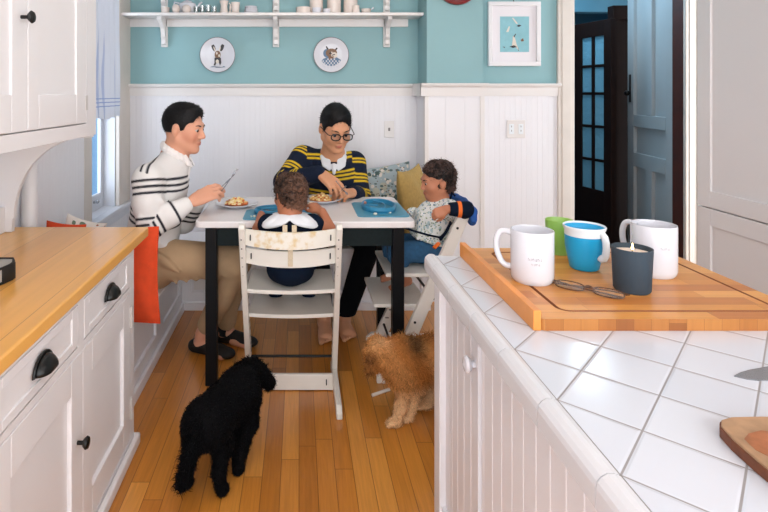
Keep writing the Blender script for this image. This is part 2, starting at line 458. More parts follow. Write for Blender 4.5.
# ================================================================== implicit-surface modelling of bodies, cloth and fur
def V3(*a): return np.array(a, float)
def frame(fwd, up=(0, 0, 1)):
    f = np.array(fwd, float); f /= np.linalg.norm(f); u = np.array(up, float)
    r = np.cross(f, u); r /= np.linalg.norm(r); u = np.cross(r, f)
    return np.stack([r, f, u], 1)       # columns right, forward, up
class Field:
    def __init__(s, lo, hi, h):
        s.lo = np.array(lo, float); s.h = h
        s.n = np.ceil((np.array(hi, float) - s.lo) / h).astype(int) + 1
        s.F = np.full(tuple(s.n), .5, np.float32)
        s.ax = [(s.lo[i] + h * np.arange(s.n[i])).astype(np.float32) for i in range(3)]
    def blk(s, lo, hi, m):
        a = np.clip(np.floor((np.array(lo) - m - s.lo) / s.h).astype(int), 0, s.n); b = np.clip(np.ceil((np.array(hi) + m - s.lo) / s.h).astype(int) + 1, 0, s.n)
        if np.any(b <= a): return None, None
        sl = tuple(slice(a[i], b[i]) for i in range(3))
        X, Y, Z = np.meshgrid(*[s.ax[i][sl[i]] for i in range(3)], indexing='ij', sparse=True)
        return sl, (X, Y, Z)
    def put(s, sl, d, k, cut):
        A = s.F[sl]
        if cut:
            d = -d; h = np.maximum(k - np.abs(A - d), 0); s.F[sl] = np.maximum(A, d) + h * h / (4 * k)
        else:
            h = np.maximum(k - np.abs(A - d), 0); s.F[sl] = np.minimum(A, d) - h * h / (4 * k)
    def cap(s, a, b, ra, rb=None, k=.012, cut=False):
        a = np.array(a, float); b = np.array(b, float); rb = ra if rb is None else rb; R = max(ra, rb)
        sl, G = s.blk(np.minimum(a, b) - R, np.maximum(a, b) + R, k + 2 * s.h)
        if sl is None: return s
        d = b - a; L2 = max(float(d @ d), 1e-12)
        px, py, pz = G[0] - a[0], G[1] - a[1], G[2] - a[2]
        t = np.clip((px * d[0] + py * d[1] + pz * d[2]) / L2, 0, 1)
        D = np.sqrt((px - t * d[0]) ** 2 + (py - t * d[1]) ** 2 + (pz - t * d[2]) ** 2) - (ra + (rb - ra) * t)
        s.put(sl, D.astype(np.float32), k, cut); return s
    def chain(s, pts, rs, k=.012):
        for i in range(len(pts) - 1): s.cap(pts[i], pts[i + 1], rs[i], rs[i + 1], k)
        return s
    def ell(s, c, r, R=None, k=.012, cut=False):
        c = np.array(c, float); r = np.array(r, float); m = r.max()
        ext = np.abs(R) @ r if R is not None else r
        sl, G = s.blk(c - ext, c + ext, k + 2 * s.h)
        if sl is None: return s
        q = [G[i] - c[i] for i in range(3)]
        if R is not None: q = [q[0] * R[0, j] + q[1] * R[1, j] + q[2] * R[2, j] for j in range(3)]
        k0 = np.sqrt((q[0] / r[0]) ** 2 + (q[1] / r[1]) ** 2 + (q[2] / r[2]) ** 2)
        k1 = np.sqrt((q[0] / r[0] ** 2) ** 2 + (q[1] / r[1] ** 2) ** 2 + (q[2] / r[2] ** 2) ** 2) + 1e-9
        s.put(sl, (k0 * (k0 - 1) / k1).astype(np.float32), k, cut); return s
    def plane_cut(s, p, n, k=.004):
        """removes everything on the side n points to"""
        n = np.array(n, float); n /= np.linalg.norm(n)
        X, Y, Z = np.meshgrid(*s.ax, indexing='ij', sparse=True)
        D = -((X - p[0]) * n[0] + (Y - p[1]) * n[1] + (Z - p[2]) * n[2])
        s.put((slice(None),) * 3, D.astype(np.float32), k, True); return s
    def mesh(s):
        F = s.F; F[0] = F[-1] = .5; F[:, 0] = F[:, -1] = .5; F[:, :, 0] = F[:, :, -1] = .5
        ins = F < 0; nx, ny, nz = F.shape
        c = np.zeros((nx - 1, ny - 1, nz - 1), np.uint8)
        for i in (0, 1):
            for j in (0, 1):
                for k in (0, 1): c += ins[i:nx - 1 + i, j:ny - 1 + j, k:nz - 1 + k]
        act = np.argwhere((c > 0) & (c < 8))
        idm = np.full(c.shape, -1, np.int32); idm[tuple(act.T)] = np.arange(len(act))
        acc = np.zeros((len(act), 3)); cnt = np.zeros(len(act))
        for ax in range(3):
            o1, o2 = [a for a in range(3) if a != ax]
            for i in (0, 1):
                for j in (0, 1):
                    p = act.copy(); p[:, o1] += i; p[:, o2] += j; q = p.copy(); q[:, ax] += 1
                    a = F[tuple(p.T)]; b = F[tuple(q.T)]; m = (a < 0) != (b < 0)
                    t = np.where(m, a / np.where(m, a - b, 1), 0)
                    pt = p.astype(float); pt[:, ax] += t
                    acc[m] += pt[m]; cnt[m] += 1
        V = acc / cnt[:, None] * s.h + s.lo
        faces = []
        for ax in range(3):
            o1, o2 = [(1, 2), (2, 0), (0, 1)][ax]
            sa = [slice(None)] * 3; sb = [slice(None)] * 3; sa[ax] = slice(0, -1); sb[ax] = slice(1, None)
            A = ins[tuple(sa)]; B = ins[tuple(sb)]; e = np.argwhere(A != B)
            e = e[(e[:, o1] > 0) & (e[:, o2] > 0) & (e[:, o1] < F.shape[o1] - 1) & (e[:, o2] < F.shape[o2] - 1)]
            flip = A[tuple(e.T)]
            def cid(d1, d2):
                q = e.copy(); q[:, o1] -= d1; q[:, o2] -= d2; return idm[tuple(q.T)]
            Q = np.stack([cid(1, 1), cid(0, 1), cid(0, 0), cid(1, 0)], 1)
            Q[~flip] = Q[~flip][:, ::-1]; faces.append(Q)
        Q = np.concatenate(faces); Q = Q[(Q >= 0).all(1)]
        return V, Q
    def build(s, name, mat, parent=None, colfn=None, strands=None, smooth_it=1):
        V, Q = s.mesh()
        if smooth_it:      # light relaxation
            for _ in range(smooth_it):
                acc = np.zeros_like(V); cnt = np.zeros(len(V))
                for a in range(4):
                    b = (a + 1) % 4
                    np.add.at(acc, Q[:, a], V[Q[:, b]]); np.add.at(cnt, Q[:, a], 1)
                V = .5 * V + .5 * acc / np.maximum(cnt, 1)[:, None]
        fn = np.cross(V[Q[:, 2]] - V[Q[:, 0]], V[Q[:, 3]] - V[Q[:, 1]])
        Nn = np.zeros_like(V)
        for a in range(4): np.add.at(Nn, Q[:, a], fn)
        Nn /= np.linalg.norm(Nn, axis=1)[:, None] + 1e-12
        C = colfn(V, Nn) if colfn else None
        o = np_mesh(name, V, Q, mat, parent, C)
        s.V, s.Q, s.N, s.C, s.A = V, Q, Nn, C, np.linalg.norm(fn, axis=1)
        return o
def np_mesh(name, V, Q, mat, parent=None, C=None, smooth=True):
    off = np.zeros(3); q = parent
    while q is not None: off += np.array(q.location); q = q.parent
    loc = np.zeros(3)
    if parent is None:
        lo = V.min(0); hi = V.max(0); loc = np.array([(lo[0] + hi[0]) / 2, (lo[1] + hi[1]) / 2, lo[2]]); off = loc
    me = bpy.data.meshes.new(name); n = len(V); k = Q.shape[1]
    me.vertices.add(n); me.vertices.foreach_set('co', (V - off).astype(np.float32).ravel())
    me.loops.add(Q.size); me.loops.foreach_set('vertex_index', Q.astype(np.int32).ravel())
    me.polygons.add(len(Q)); me.polygons.foreach_set('loop_start', np.arange(0, Q.size, k, dtype=np.int32))
    me.polygons.foreach_set('use_smooth', np.full(len(Q), smooth))
    me.update(calc_edges=True); me.validate()
    if C is not None:
        at = me.color_attributes.new('Col', 'FLOAT_COLOR', 'POINT'); cc = np.ones((n, 4), np.float32); cc[:, :3] = C; at.data.foreach_set('color', cc.ravel())
    me.materials.append(mat)
    o = bpy.data.objects.new(name, me); COL.objects.link(o); o.parent = parent; o.location = loc
    return o
def sample(F, n, mask=None, seed=1):
    g = np.random.default_rng(seed); w = F.A.copy(); ctr = F.V[F.Q].mean(1)
    if mask is not None: w = w * mask(ctr, F.N[F.Q[:, 0]])
    i = g.choice(len(w), n, p=w / w.sum()); t = g.random((n, 2)); q = F.V[F.Q[i]]
    p = (q[:, 0] * (1 - t[:, :1]) + q[:, 1] * t[:, :1]) * (1 - t[:, 1:]) + (q[:, 3] * (1 - t[:, :1]) + q[:, 2] * t[:, :1]) * t[:, 1:]
    c = F.C[F.Q[i, 0]] if F.C is not None else None
    return p, F.N[F.Q[i, 0]], c, g
def strands(name, p, nrm, flow, length, width, col, mat, parent, g, curl=.0, seg=3, droop=.3, jit=.35):
    """many tapering locks rooted on the skin, as one mesh"""
    n = len(p); Ls = length * g.uniform(.6, 1.3, n)[:, None] if np.isscalar(length) else length[:, None] * g.uniform(.6, 1.3, n)[:, None]
    d = nrm * .55 + flow + g.normal(0, jit, (n, 3)); d /= np.linalg.norm(d, axis=1)[:, None]
    side = np.cross(d, g.normal(0, 1, (n, 3))); side /= np.linalg.norm(side, axis=1)[:, None]
    s2 = np.cross(d, side)
    rows = []; cur = p - nrm * .002; ph = g.uniform(0, 6.28, n)[:, None]
    for k in range(seg + 1):
        t = k / seg; w = width * (1 - t * .85)
        off = curl * (np.cos(ph + t * 7) * side + np.sin(ph + t * 7) * s2) * min(1, t * 2)
        rows.append((cur + off - side * w / 2, cur + off + side * w / 2))
        d = d + np.array([0, 0, -droop / seg]) ; d /= np.linalg.norm(d, axis=1)[:, None]
        cur = cur + d * Ls / seg
    V = np.stack([q for r in rows for q in r], 1).reshape(-1, 3); m = 2 * (seg + 1)
    base = np.arange(n)[:, None] * m
    Q = np.concatenate([base + np.array([[2 * k, 2 * k + 1, 2 * k + 3, 2 * k + 2]]) for k in range(seg)])
    C = None
    if col is not None:
        c = col * g.uniform(.55, 1.5, n)[:, None]; C = np.repeat(c, m, 0)
    return V, Q, C

# ---- anatomy
def head_shape(F, c, R, s, child=0.0):
    """head about c (eye level, middle of the skull), columns of R: right, forward, up; s: scale from a 0.235 m head"""
    T = lambda x, y, z: c + R @ (np.array([x, y, z]) * s)
    E = lambda p, r, k=.012, cut=False: F.ell(T(*p), np.array(r) * s, R, k * s, cut)
    Cp = lambda a, b, ra, rb, k=.01: F.cap(T(*a), T(*b), ra * s, rb * s, k * s)
    ch = child
    E((0, -.014, .026), (.076 + .006 * ch, .098, .092))
    E((0, .030, -.038 + .008 * ch), (.059 + .006 * ch, .062, .072), .03)
    for q in (-1, 1):
        Cp((q * .055, .0, -.058), (q * .020, .064, -.094 + .012 * ch), .020, .017, .03)
        E((q * .040, .060, -.030), (.026 + .006 * ch, .026, .026 + .004 * ch), .02)
    E((0, .077 - .006 * ch, -.100 + .014 * ch), (.022, .016, .016), .02)
    Cp((-.034, .079, .022), (.034, .079, .022), .013, .013, .02)
    nl = 1 - .3 * ch
    Cp((0, .088, .012), (0, .088 + .022 * nl, -.026), .007, .010, .012)
    E((0, .1035 - .004 * ch, -.030), (.0105, .0105, .0085), .01)
    for q in (-1, 1): E((q * .012, .099, -.034), (.0075, .009, .007), .008)
    for q in (-1, 1): E((q * .031, .099, .003), (.017, .013, .010), .012, True)
    for q in (-1, 1): E((q * .031, .0785, .0125), (.0155, .0125, .0065), .004); E((q * .031, .0775, -.0075), (.0145, .0115, .0055), .004)
    F.ell(T(0, .090, -.058), np.array([.021, .011, .0055 + .001 * ch]) * s, R, .006 * s)
    F.ell(T(0, .088, -.069), np.array([.018, .011, .0065]) * s, R, .006 * s)
    for q in (-1, 1):
        E((q * .080, -.010, -.010), (.009, .017, .029), .012)
        E((q * .092, -.006, -.008), (.007, .009, .017), .006, True)
    return T
def head_skin(c, R, s, base, lips, extra=None):
    def f(V, Nn):
        C = np.tile(np.array(lin(base)[:3]), (len(V), 1)); q = ((V - c) @ R) / s
        m = np.exp(-((q[:, 0] / .019) ** 2 + ((q[:, 2] + .0635) / .0085) ** 2) ** 2) * (q[:, 1] > .07)
        C = C * (1 - m[:, None] * .85) + np.array(lin(lips)[:3]) * m[:, None] * .85
        if extra: C = extra(C, q, V)
        return C
    return f
def eyes(c, R, s, par, look=(0, 0), lid=0.0):
    for q in (-1, 1):
        p = c + R @ (np.array([q * .031, .0775, .003]) * s)
        Rm = Matrix([list(r) for r in R])
        e = MB().ball(p, .0125 * s, 14).build('eye', M['eyew'], par)
        g = c + R @ (np.array([q * .031 + look[0], .0865, .003 + look[1]]) * s)
        MB().ball(g, (.0080 * s, .0050 * s, .0078 * s), 12, Rm).build('iris', M['iris'], e)
        pts = [c + R @ (np.array([q * (.016 + .034 * t), .094 - .014 * t * t, .021 + .005 * math.sin(t * 2.6)]) * s) for t in np.linspace(0, 1, 7)]
        MB().tube(pts, [.0018 * s, .003 * s, .0034 * s, .0034 * s, .003 * s, .0024 * s, .001 * s], 8).build('eyebrow', M['brow'], par)
def short_hair(c, R, s, par, lift=0.0, seed=3):
    ex = .11 * s
    F = Field(c - ex * 1.25, c + ex * 1.25, .0035)
    T = lambda x, y, z: c + R @ (np.array([x, y, z]) * s)
    F.ell(T(0, -.015, .030), np.array([.081, .103, .096 + lift]) * s, R, .01)
    F.ell(T(0, .03, .085), np.array([.055, .05, .032 + lift]) * s, R, .03)
    F.ell(T(0, .115, .010), np.array([.066, .077, .072]) * s, R, .008, True)
    n = R @ np.array([0, .70, -1.0]); F.plane_cut(T(0, 0, -.028), n, .006)
    for q in (-1, 1): F.ell(T(q * .085, -.006, -.012), np.array([.02, .020, .034]) * s, R, .006, True); F.ell(T(q * .07, .085, -.0), np.array([.035, .05, .052]) * s, R, .01, True)
    V, Q = F.mesh()
    o = F.build('hair', M['hairblack'], par)
    p, nn, cc, g = sample(F, 2600, seed=seed)
    fl = np.tile(R @ np.array([0, .5, -.1]), (len(p), 1))
    V, Q, C = strands('h', p, nn, fl, .011 * s, .0022, None, None, None, g, 0, 2, .2)
    np_mesh('hair_tips', V, Q, M['hairblack'], o)
    return o
def curly_hair(c, R, s, par, seed=5, col=(74, 50, 38), n=330):
    ex = .135 * s; F = Field(c - ex, c + ex, .0032); g = np.random.default_rng(seed)
    T = lambda x, y, z: c + R @ (np.array([x, y, z]) * s)
    F.ell(T(0, -.018, .030), np.array([.083, .102, .095]) * s, R, .01)
    F.ell(T(0, .115, -.004), np.array([.066, .072, .075]) * s, R, .008, True)
    nv = R @ np.array([0, .80, -1.0]); F.plane_cut(T(0, 0, -.034), nv, .006)
    F.ell(T(0, -.055, -.045), np.array([.055, .045, .04]) * s, R, .02); F.plane_cut(T(0, 0, -.082), R @ np.array([0, .1, -1.0]), .006)
    for q in (-1, 1): F.ell(T(q * .09, -.006, -.014), np.array([.026, .022, .034]) * s, R, .006, True); F.ell(T(q * .075, .085, -.005), np.array([.035, .05, .055]) * s, R, .01, True)
    F.A = None; V, Q = F.mesh(); m = len(V)
    idx = g.choice(m, n)
    for i in idx:
        p = V[i]; rr_ = g.uniform(.008, .014) * s; ax = g.normal(0, 1, 3); ax /= np.linalg.norm(ax)
        d = (p - T(0, -.018, .030)); d /= np.linalg.norm(d)
        if (d @ R)[1] > .55 and (d @ R)[2] < .45: continue
        e1 = np.cross(d, ax); e1 /= np.linalg.norm(e1); e2 = np.cross(d, e1); q0 = p + d * .002
        last = None
        for t in np.linspace(0, 5.2, 7):
            w = q0 + (e1 * math.cos(t) + e2 * math.sin(t)) * rr_ * .75 + d * (.0022 * s * t)
            if last is not None: F.cap(last, w, .0042 * s, .0034 * s, .0012)
            last = w
    for q in (-1, 1): F.ell(T(q * .092, -.004, -.014), np.array([.030, .021, .032]) * s, R, .002, True)
    F.ell(T(0, .118, -.012), np.array([.066, .07, .076]) * s, R, .002, True)
    cb = np.array(lin(col)[:3])
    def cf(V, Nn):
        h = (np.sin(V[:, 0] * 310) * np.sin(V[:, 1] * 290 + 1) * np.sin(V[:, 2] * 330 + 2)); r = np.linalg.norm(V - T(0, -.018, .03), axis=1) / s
        k = np.clip(.62 + .35 * h + (r - .100) * 70, .15, 2.4)  # depth shading put into the colour: inner curls darker, outer curls lighter
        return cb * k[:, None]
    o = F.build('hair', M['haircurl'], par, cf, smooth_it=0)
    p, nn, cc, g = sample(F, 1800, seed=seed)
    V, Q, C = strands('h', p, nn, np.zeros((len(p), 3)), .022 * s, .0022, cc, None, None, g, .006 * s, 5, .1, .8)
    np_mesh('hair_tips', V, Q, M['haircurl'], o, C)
    return o
def hand(F, w, f, n, s, thumb=1, curl=(25, 30, 20), spread=.0, tcurl=.0, point=None, k=.006):
    """w wrist, f along the fingers, n out of the back of the hand, thumb +1 on f x n side"""
    f = np.array(f, float); f /= np.linalg.norm(f); n = np.array(n, float); n -= f * (n @ f); n /= np.linalg.norm(n)
    t = np.cross(f, n) * thumb
    T = lambda x, y, z: w + (t * x + f * y + n * z) * s
    F.ell(T(.002, .048, -.002), np.array([.036, .050, .0145]) * s, np.stack([t, f, n], 1), .008)
    xs = (.029, .010, -.010, -.028); ys = (.088, .093, .088, .078); ls = (.070, .078, .072, .056)
    tips = []
    for i in range(4):
        F.cap(T(xs[i] * .6, .012, 0), T(xs[i], ys[i], 0), .012 * s, .0105 * s, .010)
        p = np.array([xs[i], ys[i], 0.]); a = 0; cv = curl if point is None or i != 0 else point
        for j, fr in enumerate((.45, .30, .25)):
            a += math.radians(cv[j] + i * 3); dd = np.array([spread * xs[i] * 10 * math.cos(a), math.cos(a), -math.sin(a)])
            q = p + dd * ls[i] * fr
            F.cap(T(*p), T(*q), (.0092, .0084, .0078)[j] * s, (.0084, .0078, .0066)[j] * s, .0035 if j else .006); p = q
        tips.append(T(*p))
    tp = [(.016, .018, -.004), (.040, .048, -.014 - tcurl * .3), (.049 - tcurl * .3, .076, -.024 - tcurl * .7), (.048 - tcurl, .100, -.032 - tcurl)]
    F.chain([T(*q) for q in tp], [.0145 * s, .0115 * s, .0100 * s, .0078 * s], .008); tips.append(T(*tp[-1]))
    return tips
def foot(F, ank, d, s, toes=True):
    d = np.array(d, float); d[2] = 0; d /= np.linalg.norm(d); sd = np.cross(d, (0, 0, 1)); z0 = ank[2]
    B = lambda x, y, z: np.array([ank[0], ank[1], 0]) + sd * x * s + d * y * s + np.array([0, 0, z * s])
    F.cap(ank, B(0, -.02, .04), .034 * s, .03 * s, .02); F.ell(B(0, -.035, .032), np.array([.030, .036, .030]) * s, np.stack([sd, d, (0, 0, 1)], 1), .015)
    F.cap(B(0, .0, .045), B(0, .11, .026), .034 * s, .024 * s, .02); F.cap(B(-.018, .05, .024), B(-.026, .12, .018), .02 * s, .017 * s, .015); F.cap(B(.015, .05, .024), B(.026, .12, .018), .022 * s, .018 * s, .015)
    if toes:
        for i, x in enumerate((.030, .012, -.003, -.017, -.030)): F.cap(B(x, .125, .016), B(x * 1.05, .165 - .010 * i, .012), (.0125, .009, .0085, .008, .0075)[i] * s, (.012, .0085, .008, .0075, .007)[i] * s, .004)
# ================================================================== the room
YB = 4.05; XL = -1.27; YC = 3.77; YR = 3.90; CEIL = 2.72; XR = 2.20; YN = -1.9
RT, RB = 1.487, 1.405     # chair rail top and bottom on the back wall

struct(MB().box((XL - .10, YN, -.06), (3.6, 3.96, 0)).box((XL - .10, 3.96, -.06), (1.9, YB + .1, 0)).build('floor', M['floor']))
struct(MB().box((1.9, 3.96, -.08), (3.7, 7.0, -.004)).build('floor', M['hallfloor']))
struct(MB().box((XL - .2, YN, CEIL), (3.6, YB + .1, CEIL + .08)).build('ceiling', M['ceil']))
# back wall in three planes
struct(MB().box((XL - .10, YB, 0), (.876, YB + .12, CEIL)).build('wall_back', M['teal']))
struct(MB().box((.876, YC, 0), (1.261, YB + .12, CEIL)).build('wall_back', M['teal']))
struct(MB().box((1.261, YR, 0), (1.90, YR + .12, CEIL)).box((1.90, YR, 2.42), (2.76, YR + .12, CEIL)).box((2.78, YR, 0), (3.6, YR + .12, CEIL)).build('wall_back', M['teal']))
# wainscot boarding
w = MB(); bead(w, XL, .866, .0, RB, YB - .012, 0, -1); struct(w.build('wall_back', M['bead']))
w = MB(); bead(w, .866, 1.266, .0, RB, YC - .012, 0, -1, pitch=.1335); bead(w, YC - .012, YB, 0, RB, .866, 1, -1, pitch=.045); struct(w.build('wall_back', M['bead']))
w = MB(); bead(w, 1.266, 1.84, .0, RB, YR - .012, 0, -1); struct(w.build('wall_back', M['bead']))
# chair rail
def rail_profile(y): return [(y, RT), (y - .045, RT), (y - .052, RT - .01), (y - .045, RT - .022), (y - .026, RT - .028), (y - .022, RB - .006), (y, RB - .006)]
t = MB(); t.prism(rail_profile(YB), 0, XL, .86); struct(t.build('trim_1', M['trimw']))
t = MB(); t.prism(rail_profile(YC), 0, .83, 1.286); t.box((.83, YC - .02, RB - .006), (.876, YB, RT)); struct(t.build('trim_2', M['trimw']))
t = MB(); t.prism(rail_profile(YR), 0, 1.286, 1.84); struct(t.build('trim_3', M['trimw']))
t = MB(); t.box((1.236, YC - .018, .1), (1.268, YR, RB), .004); struct(t.build('trim_4', M['trimw']))
struct(MB().box((.858, YC - .019, 0), (.885, YC + .03, RB - .006), .004).build('trim_5', M['trimw']))
# baseboards
struct(MB().box((.85, YC - .032, 0), (1.28, YC - .012, .13), .006).build('baseboard_back', M['trimw']))
struct(MB().box((1.28, YR - .032, 0), (1.84, YR - .012, .13), .006).build('baseboard_back', M['trimw']))
# left wall with its window opening
WY0, WY1, WZ0, WZ1 = 3.34, 3.80, .64, 2.2
struct(MB().box((XL - .10, YN, 0), (XL, WY0, CEIL)).box((XL - .10, WY1, 0), (XL, YB + .12, CEIL)).box((XL - .10, WY0, 0), (XL, WY1, WZ0 - .03)).box((XL - .10, WY0, WZ1), (XL, WY1, CEIL)).build('wall_left', M['teal']))
w = MB(); bead(w, YN, WY0 - .12, 0, CEIL - .05, XL + .012, 1, 1); bead(w, WY0 - .12, YB - .012, 0, WZ0 - .09, XL + .012, 1, 1); struct(w.build('wall_left', M['bead']))
win = sroot('window_1', (XL, 3.6, WZ0))
MB().box((XL - .0, WY0 - .12, WZ0), (XL + .014, WY0, WZ1 + .16), .003).box((XL - .0, WY1, WZ0), (XL + .03, YB, WZ1 + .16), .004).box((XL, WY0, WZ1), (XL + .03, WY1, WZ1 + .16), .004).build('window_casing', M['cream'], win)
MB().box((XL - .10, WY0, WZ0), (XL - .0, WY0 + .02, WZ1 - .02)).box((XL - .10, WY1 - .008, WZ0), (XL - .0, WY1, WZ1 - .02)).box((XL - .10, WY0, WZ1 - .02), (XL, WY1, WZ1)).build('window_frame', M['sash'], win)
MB().box((XL - .1, WY0 + .02, WZ0), (XL - .078, WY0 + .07, WZ1), .004).box((XL - .1, WY1 - .062, WZ0), (XL - .078, WY1 - .008, WZ1), .004).box((XL - .1, WY0 + .07, WZ0), (XL - .078, WY1 - .062, WZ0 + .105), .004).box((XL - .1, WY0 + .07, WZ1 - .06), (XL - .078, WY1 - .062, WZ1)).box((XL - .1, WY0 + .07, 1.50), (XL - .078, WY1 - .062, 1.54)).build('sash', M['sash'], win)
MB().box((XL - .0985, WY0 + .07, WZ0 + .105), (XL - .0955, WY1 - .062, WZ1 - .06)).build('glass', M['glass'], win)
MB().box((XL - .099, WY0 + .001, WZ0 - .0295), (XL + .001, WY1 - .001, WZ0 - .0005)).box((XL + .0005, WY0 - .16, WZ0 - .03), (XL + .055, YB - .03, WZ0), .006).box((XL, WY0 - .16, WZ0 - .1), (XL + .02, YB, WZ0 - .03), .004).build('window_sill', M['sash'], win)
MB().box((XL - .079, 3.60, WZ0 + .055), (XL - .064, 3.68, WZ0 + .07), .003).ball((XL - .064, 3.64, WZ0 + .062), .014, 10).build('latch', M['steel'], win)

# ---- doorway, hall, panelled door
d1 = sroot('door_1', (2.3, YR, 0))
MB().box((1.824, YR - .028, 0), (1.942, YR, 2.42), .006).box((1.85, YR - .034, 0), (1.915, YR - .02, 2.4), .004).box((1.824, YR - .028, 2.42), (2.86, YR, 2.54), .006).box((1.90, YR - .001, 0), (1.94, YR + .12, 2.42)).build('door_frame', M['cream'], d1)
MB().box((2.722, YR - .03, 0), (2.86, YR, 2.42), .006).box((2.745, YR - .036, 0), (2.775, YR - .028, 2.42), .003).box((2.80, YR - .040, 0), (2.85, YR - .028, 2.42), .003).build('door_frame', M['cream'], d1)
MB().box((2.722, YR, 0), (2.78, YR + .11, 2.42)).build('door_jamb', M['brownwood'], d1)
hx, hy = 2.752, 4.035; ex, ey = 2.862, 4.77
ang = math.atan2(ey - hy, ex - hx); Wd = .76
Tm = Matrix.Translation((hx, hy, 0)) @ Matrix.Rotation(ang, 4, 'Z')     # local x along the leaf from the hinge, y towards the wall side, faces at y=0 (camera side +y)
leaf = MB()
st = .115
def lbox(a, b2, bev=.003): leaf.box(a, b2, bev, Tm)
D2 = 2.38
lbox((.01, -.034, .02), (Wd - .01, -.022, D2 - .01), 0)                                # thin core carrying the sunk panels
for x0, x1 in ((0, st), (Wd - st, Wd)): lbox((x0, -.035, .01), (x1, .005, D2))
for z0, z1 in ((.01, .22), (.80, .915), (1.135, 1.235), (2.25, D2)): lbox((st, -.035, z0), (Wd - st, .005, z1))
lbox((Wd / 2 - .05, -.035, .22), (Wd / 2 + .05, .005, .80)); lbox((Wd / 2 - .05, -.035, 1.235), (Wd / 2 + .05, .005, 2.25))
dl = leaf.build('door_panel', M['bluedoor'], d1)
MB().box((Wd - .07, .004, 1.34), (Wd - .035, .010, 1.58), .003, Tm).build('door_plate', M['dark_metal'], d1)
kp = Tm @ Vector((Wd - .052, .03, 1.42))
MB().ball(kp, .024, 12).build('door_handle', M['dark_metal'], d1)
hg = MB()
for z in (.35, 1.16, 1.68, 2.1): hg.tube([(2.745, 4.022, z), (2.745, 4.022, z + .09)], .007, 8)
hg.build('hinge', M['hinge'], d1)
# hall shell
struct(MB().box((1.80, 6.2, 0), (4.2, 6.3, CEIL)).build('wall_hall_back', M['hallblue']))
struct(MB().box((4.1, 4.02, 0), (4.2, 6.2, CEIL)).build('wall_hall_right', M['hallblue']))
struct(MB().box((1.80, YR + .12, 0), (1.90, 6.2, CEIL)).build('wall_hall_left', M['hallblue']))
struct(MB().box((1.80, YR + .12, CEIL), (4.2, 6.3, CEIL + .08)).build('ceiling', M['ceil']))
struct(MB().box((1.9, 5.28, 2.2), (4.1, 5.4, CEIL)).box((3.2, 5.28, 0), (4.1, 5.4, 2.2)).build('wall_hall_middle', M['hallblue']))
# glazed dark door standing open in the hall
d2 = sroot('door_2', (2.5, 4.7, 0))
gx0, gy0, gx1, gy1 = 2.488, 4.93, 2.565, 4.49
gl = math.hypot(gx1 - gx0, gy1 - gy0); ga = math.atan2(gy1 - gy0, gx1 - gx0)
Tg = Matrix.Translation((gx0, gy0, 0)) @ Matrix.Rotation(ga, 4, 'Z')
fr = MB()
def gbox(a, b2, bev=.003, mb=None): (mb or fr).box(a, b2, bev, Tg)
gw = gl; s1 = .085
gbox((0, -.02, .01), (s1, .02, 2.03)); gbox((gw - s1, -.02, .01), (gw, .02, 2.03))
gbox((s1, -.02, 1.90), (gw - s1, .02, 2.03)); gbox((s1, -.02, .01), (gw - s1, .02, .6))
for z in (.85, 1.135, 1.415, 1.65): gbox((s1, -.014, z - .012), (gw - s1, .014, z + .012))
gbox((gw / 2 - .016, -.014, .6), (gw / 2 + .016, .014, 1.9))
fr.build('door_panel', M['darkwood'], d2)
g = MB(); gbox((s1, -.003, .6), (gw - s1, .003, 1.9), 0, g)
def ripple():
    m, nt, b = new_mat('rippled_blue_glass')
    b.inputs['Base Color'].default_value = lin((120, 170, 190)); b.inputs['Roughness'].default_value = .12
    b.inputs['Transmission Weight'].default_value = .1
    tc = N(nt, 'ShaderNodeTexCoord'); nz = N(nt, 'ShaderNodeTexNoise', i_Scale=38.0, i_Detail=3.0)
    L(nt, tc.outputs['Object'], nz.inputs['Vector'])
    bp = N(nt, 'ShaderNodeBump', i_Strength=.8, i_Distance=.01); L(nt, nz.outputs['Fac'], bp.inputs['Height']); L(nt, bp.outputs['Normal'], b.inputs['Normal'])
    return m
g.build('glass', ripple(), d2)
# dark casing behind the blue door; an added dark slab stands for the unlit doorway
d3 = sroot('door_3', (2.8, 5.2, 0))
MB().box((2.775, 4.86, 2.07), (3.10, 4.95, 2.195), .005).box((2.775, 4.86, 0), (2.84, 4.95, 2.07), .004).build('door_frame', M['darkwood'], d3)
MB().box((2.84, 4.90, .01), (3.10, 4.94, 2.07), .003).build('door_panel', M['darkwood'], d3)

# ================================================================== fixtures on the back wall
# wall shelf with brackets
sh = thing('wall_shelf', 'long white painted wall shelf on brackets holding white crockery', 'shelf', (-.2, YB, 1.96))
MB().box((XL + .004, 3.845, 1.962), (.873, YB - .001, 1.984), .004).build('shelf_board', M['trimw'], sh)
MB().box((XL + .03, YB - .022, 1.905), (.80, YB - .001, 1.962), .003).build('ledger_board', M['trimw'], sh)
def bracket(x, ztop, par):
    pts = [(YB - .022, ztop), (YB - .17, ztop), (YB - .17, ztop - .02), (YB - .15, ztop - .035), (YB - .135, ztop - .03), (YB - .115, ztop - .05),
           (YB - .075, ztop - .075), (YB - .06, ztop - .115), (YB - .062, ztop - .135), (YB - .045, ztop - .155), (YB - .045, ztop - .185), (YB - .022, ztop - .195)]
    m = MB(); m.prism(pts, 0, x - .016, x + .016, .003); m.box((x - .024, YB - .022, ztop - .205), (x + .024, YB - .001, ztop), .004)
    return m.build('bracket', M['trimw'], par)
for px in (161.5, 275.5, 388.5): bracket((px - HX) * 3.95 / F0, 1.962, sh)
sh2 = thing('wall_shelf', 'upper white wall shelf of which only the bracket feet show at the top edge', 'shelf', (-.2, YB, 2.16))
MB().box((XL + .004, 3.845, 2.21), (.868, YB - .001, 2.232), .004).build('shelf_board', M['trimw'], sh2)
for px in (161.5, 275.5, 388.5): bracket((px - HX) * 3.95 / F0, 2.21, sh2)

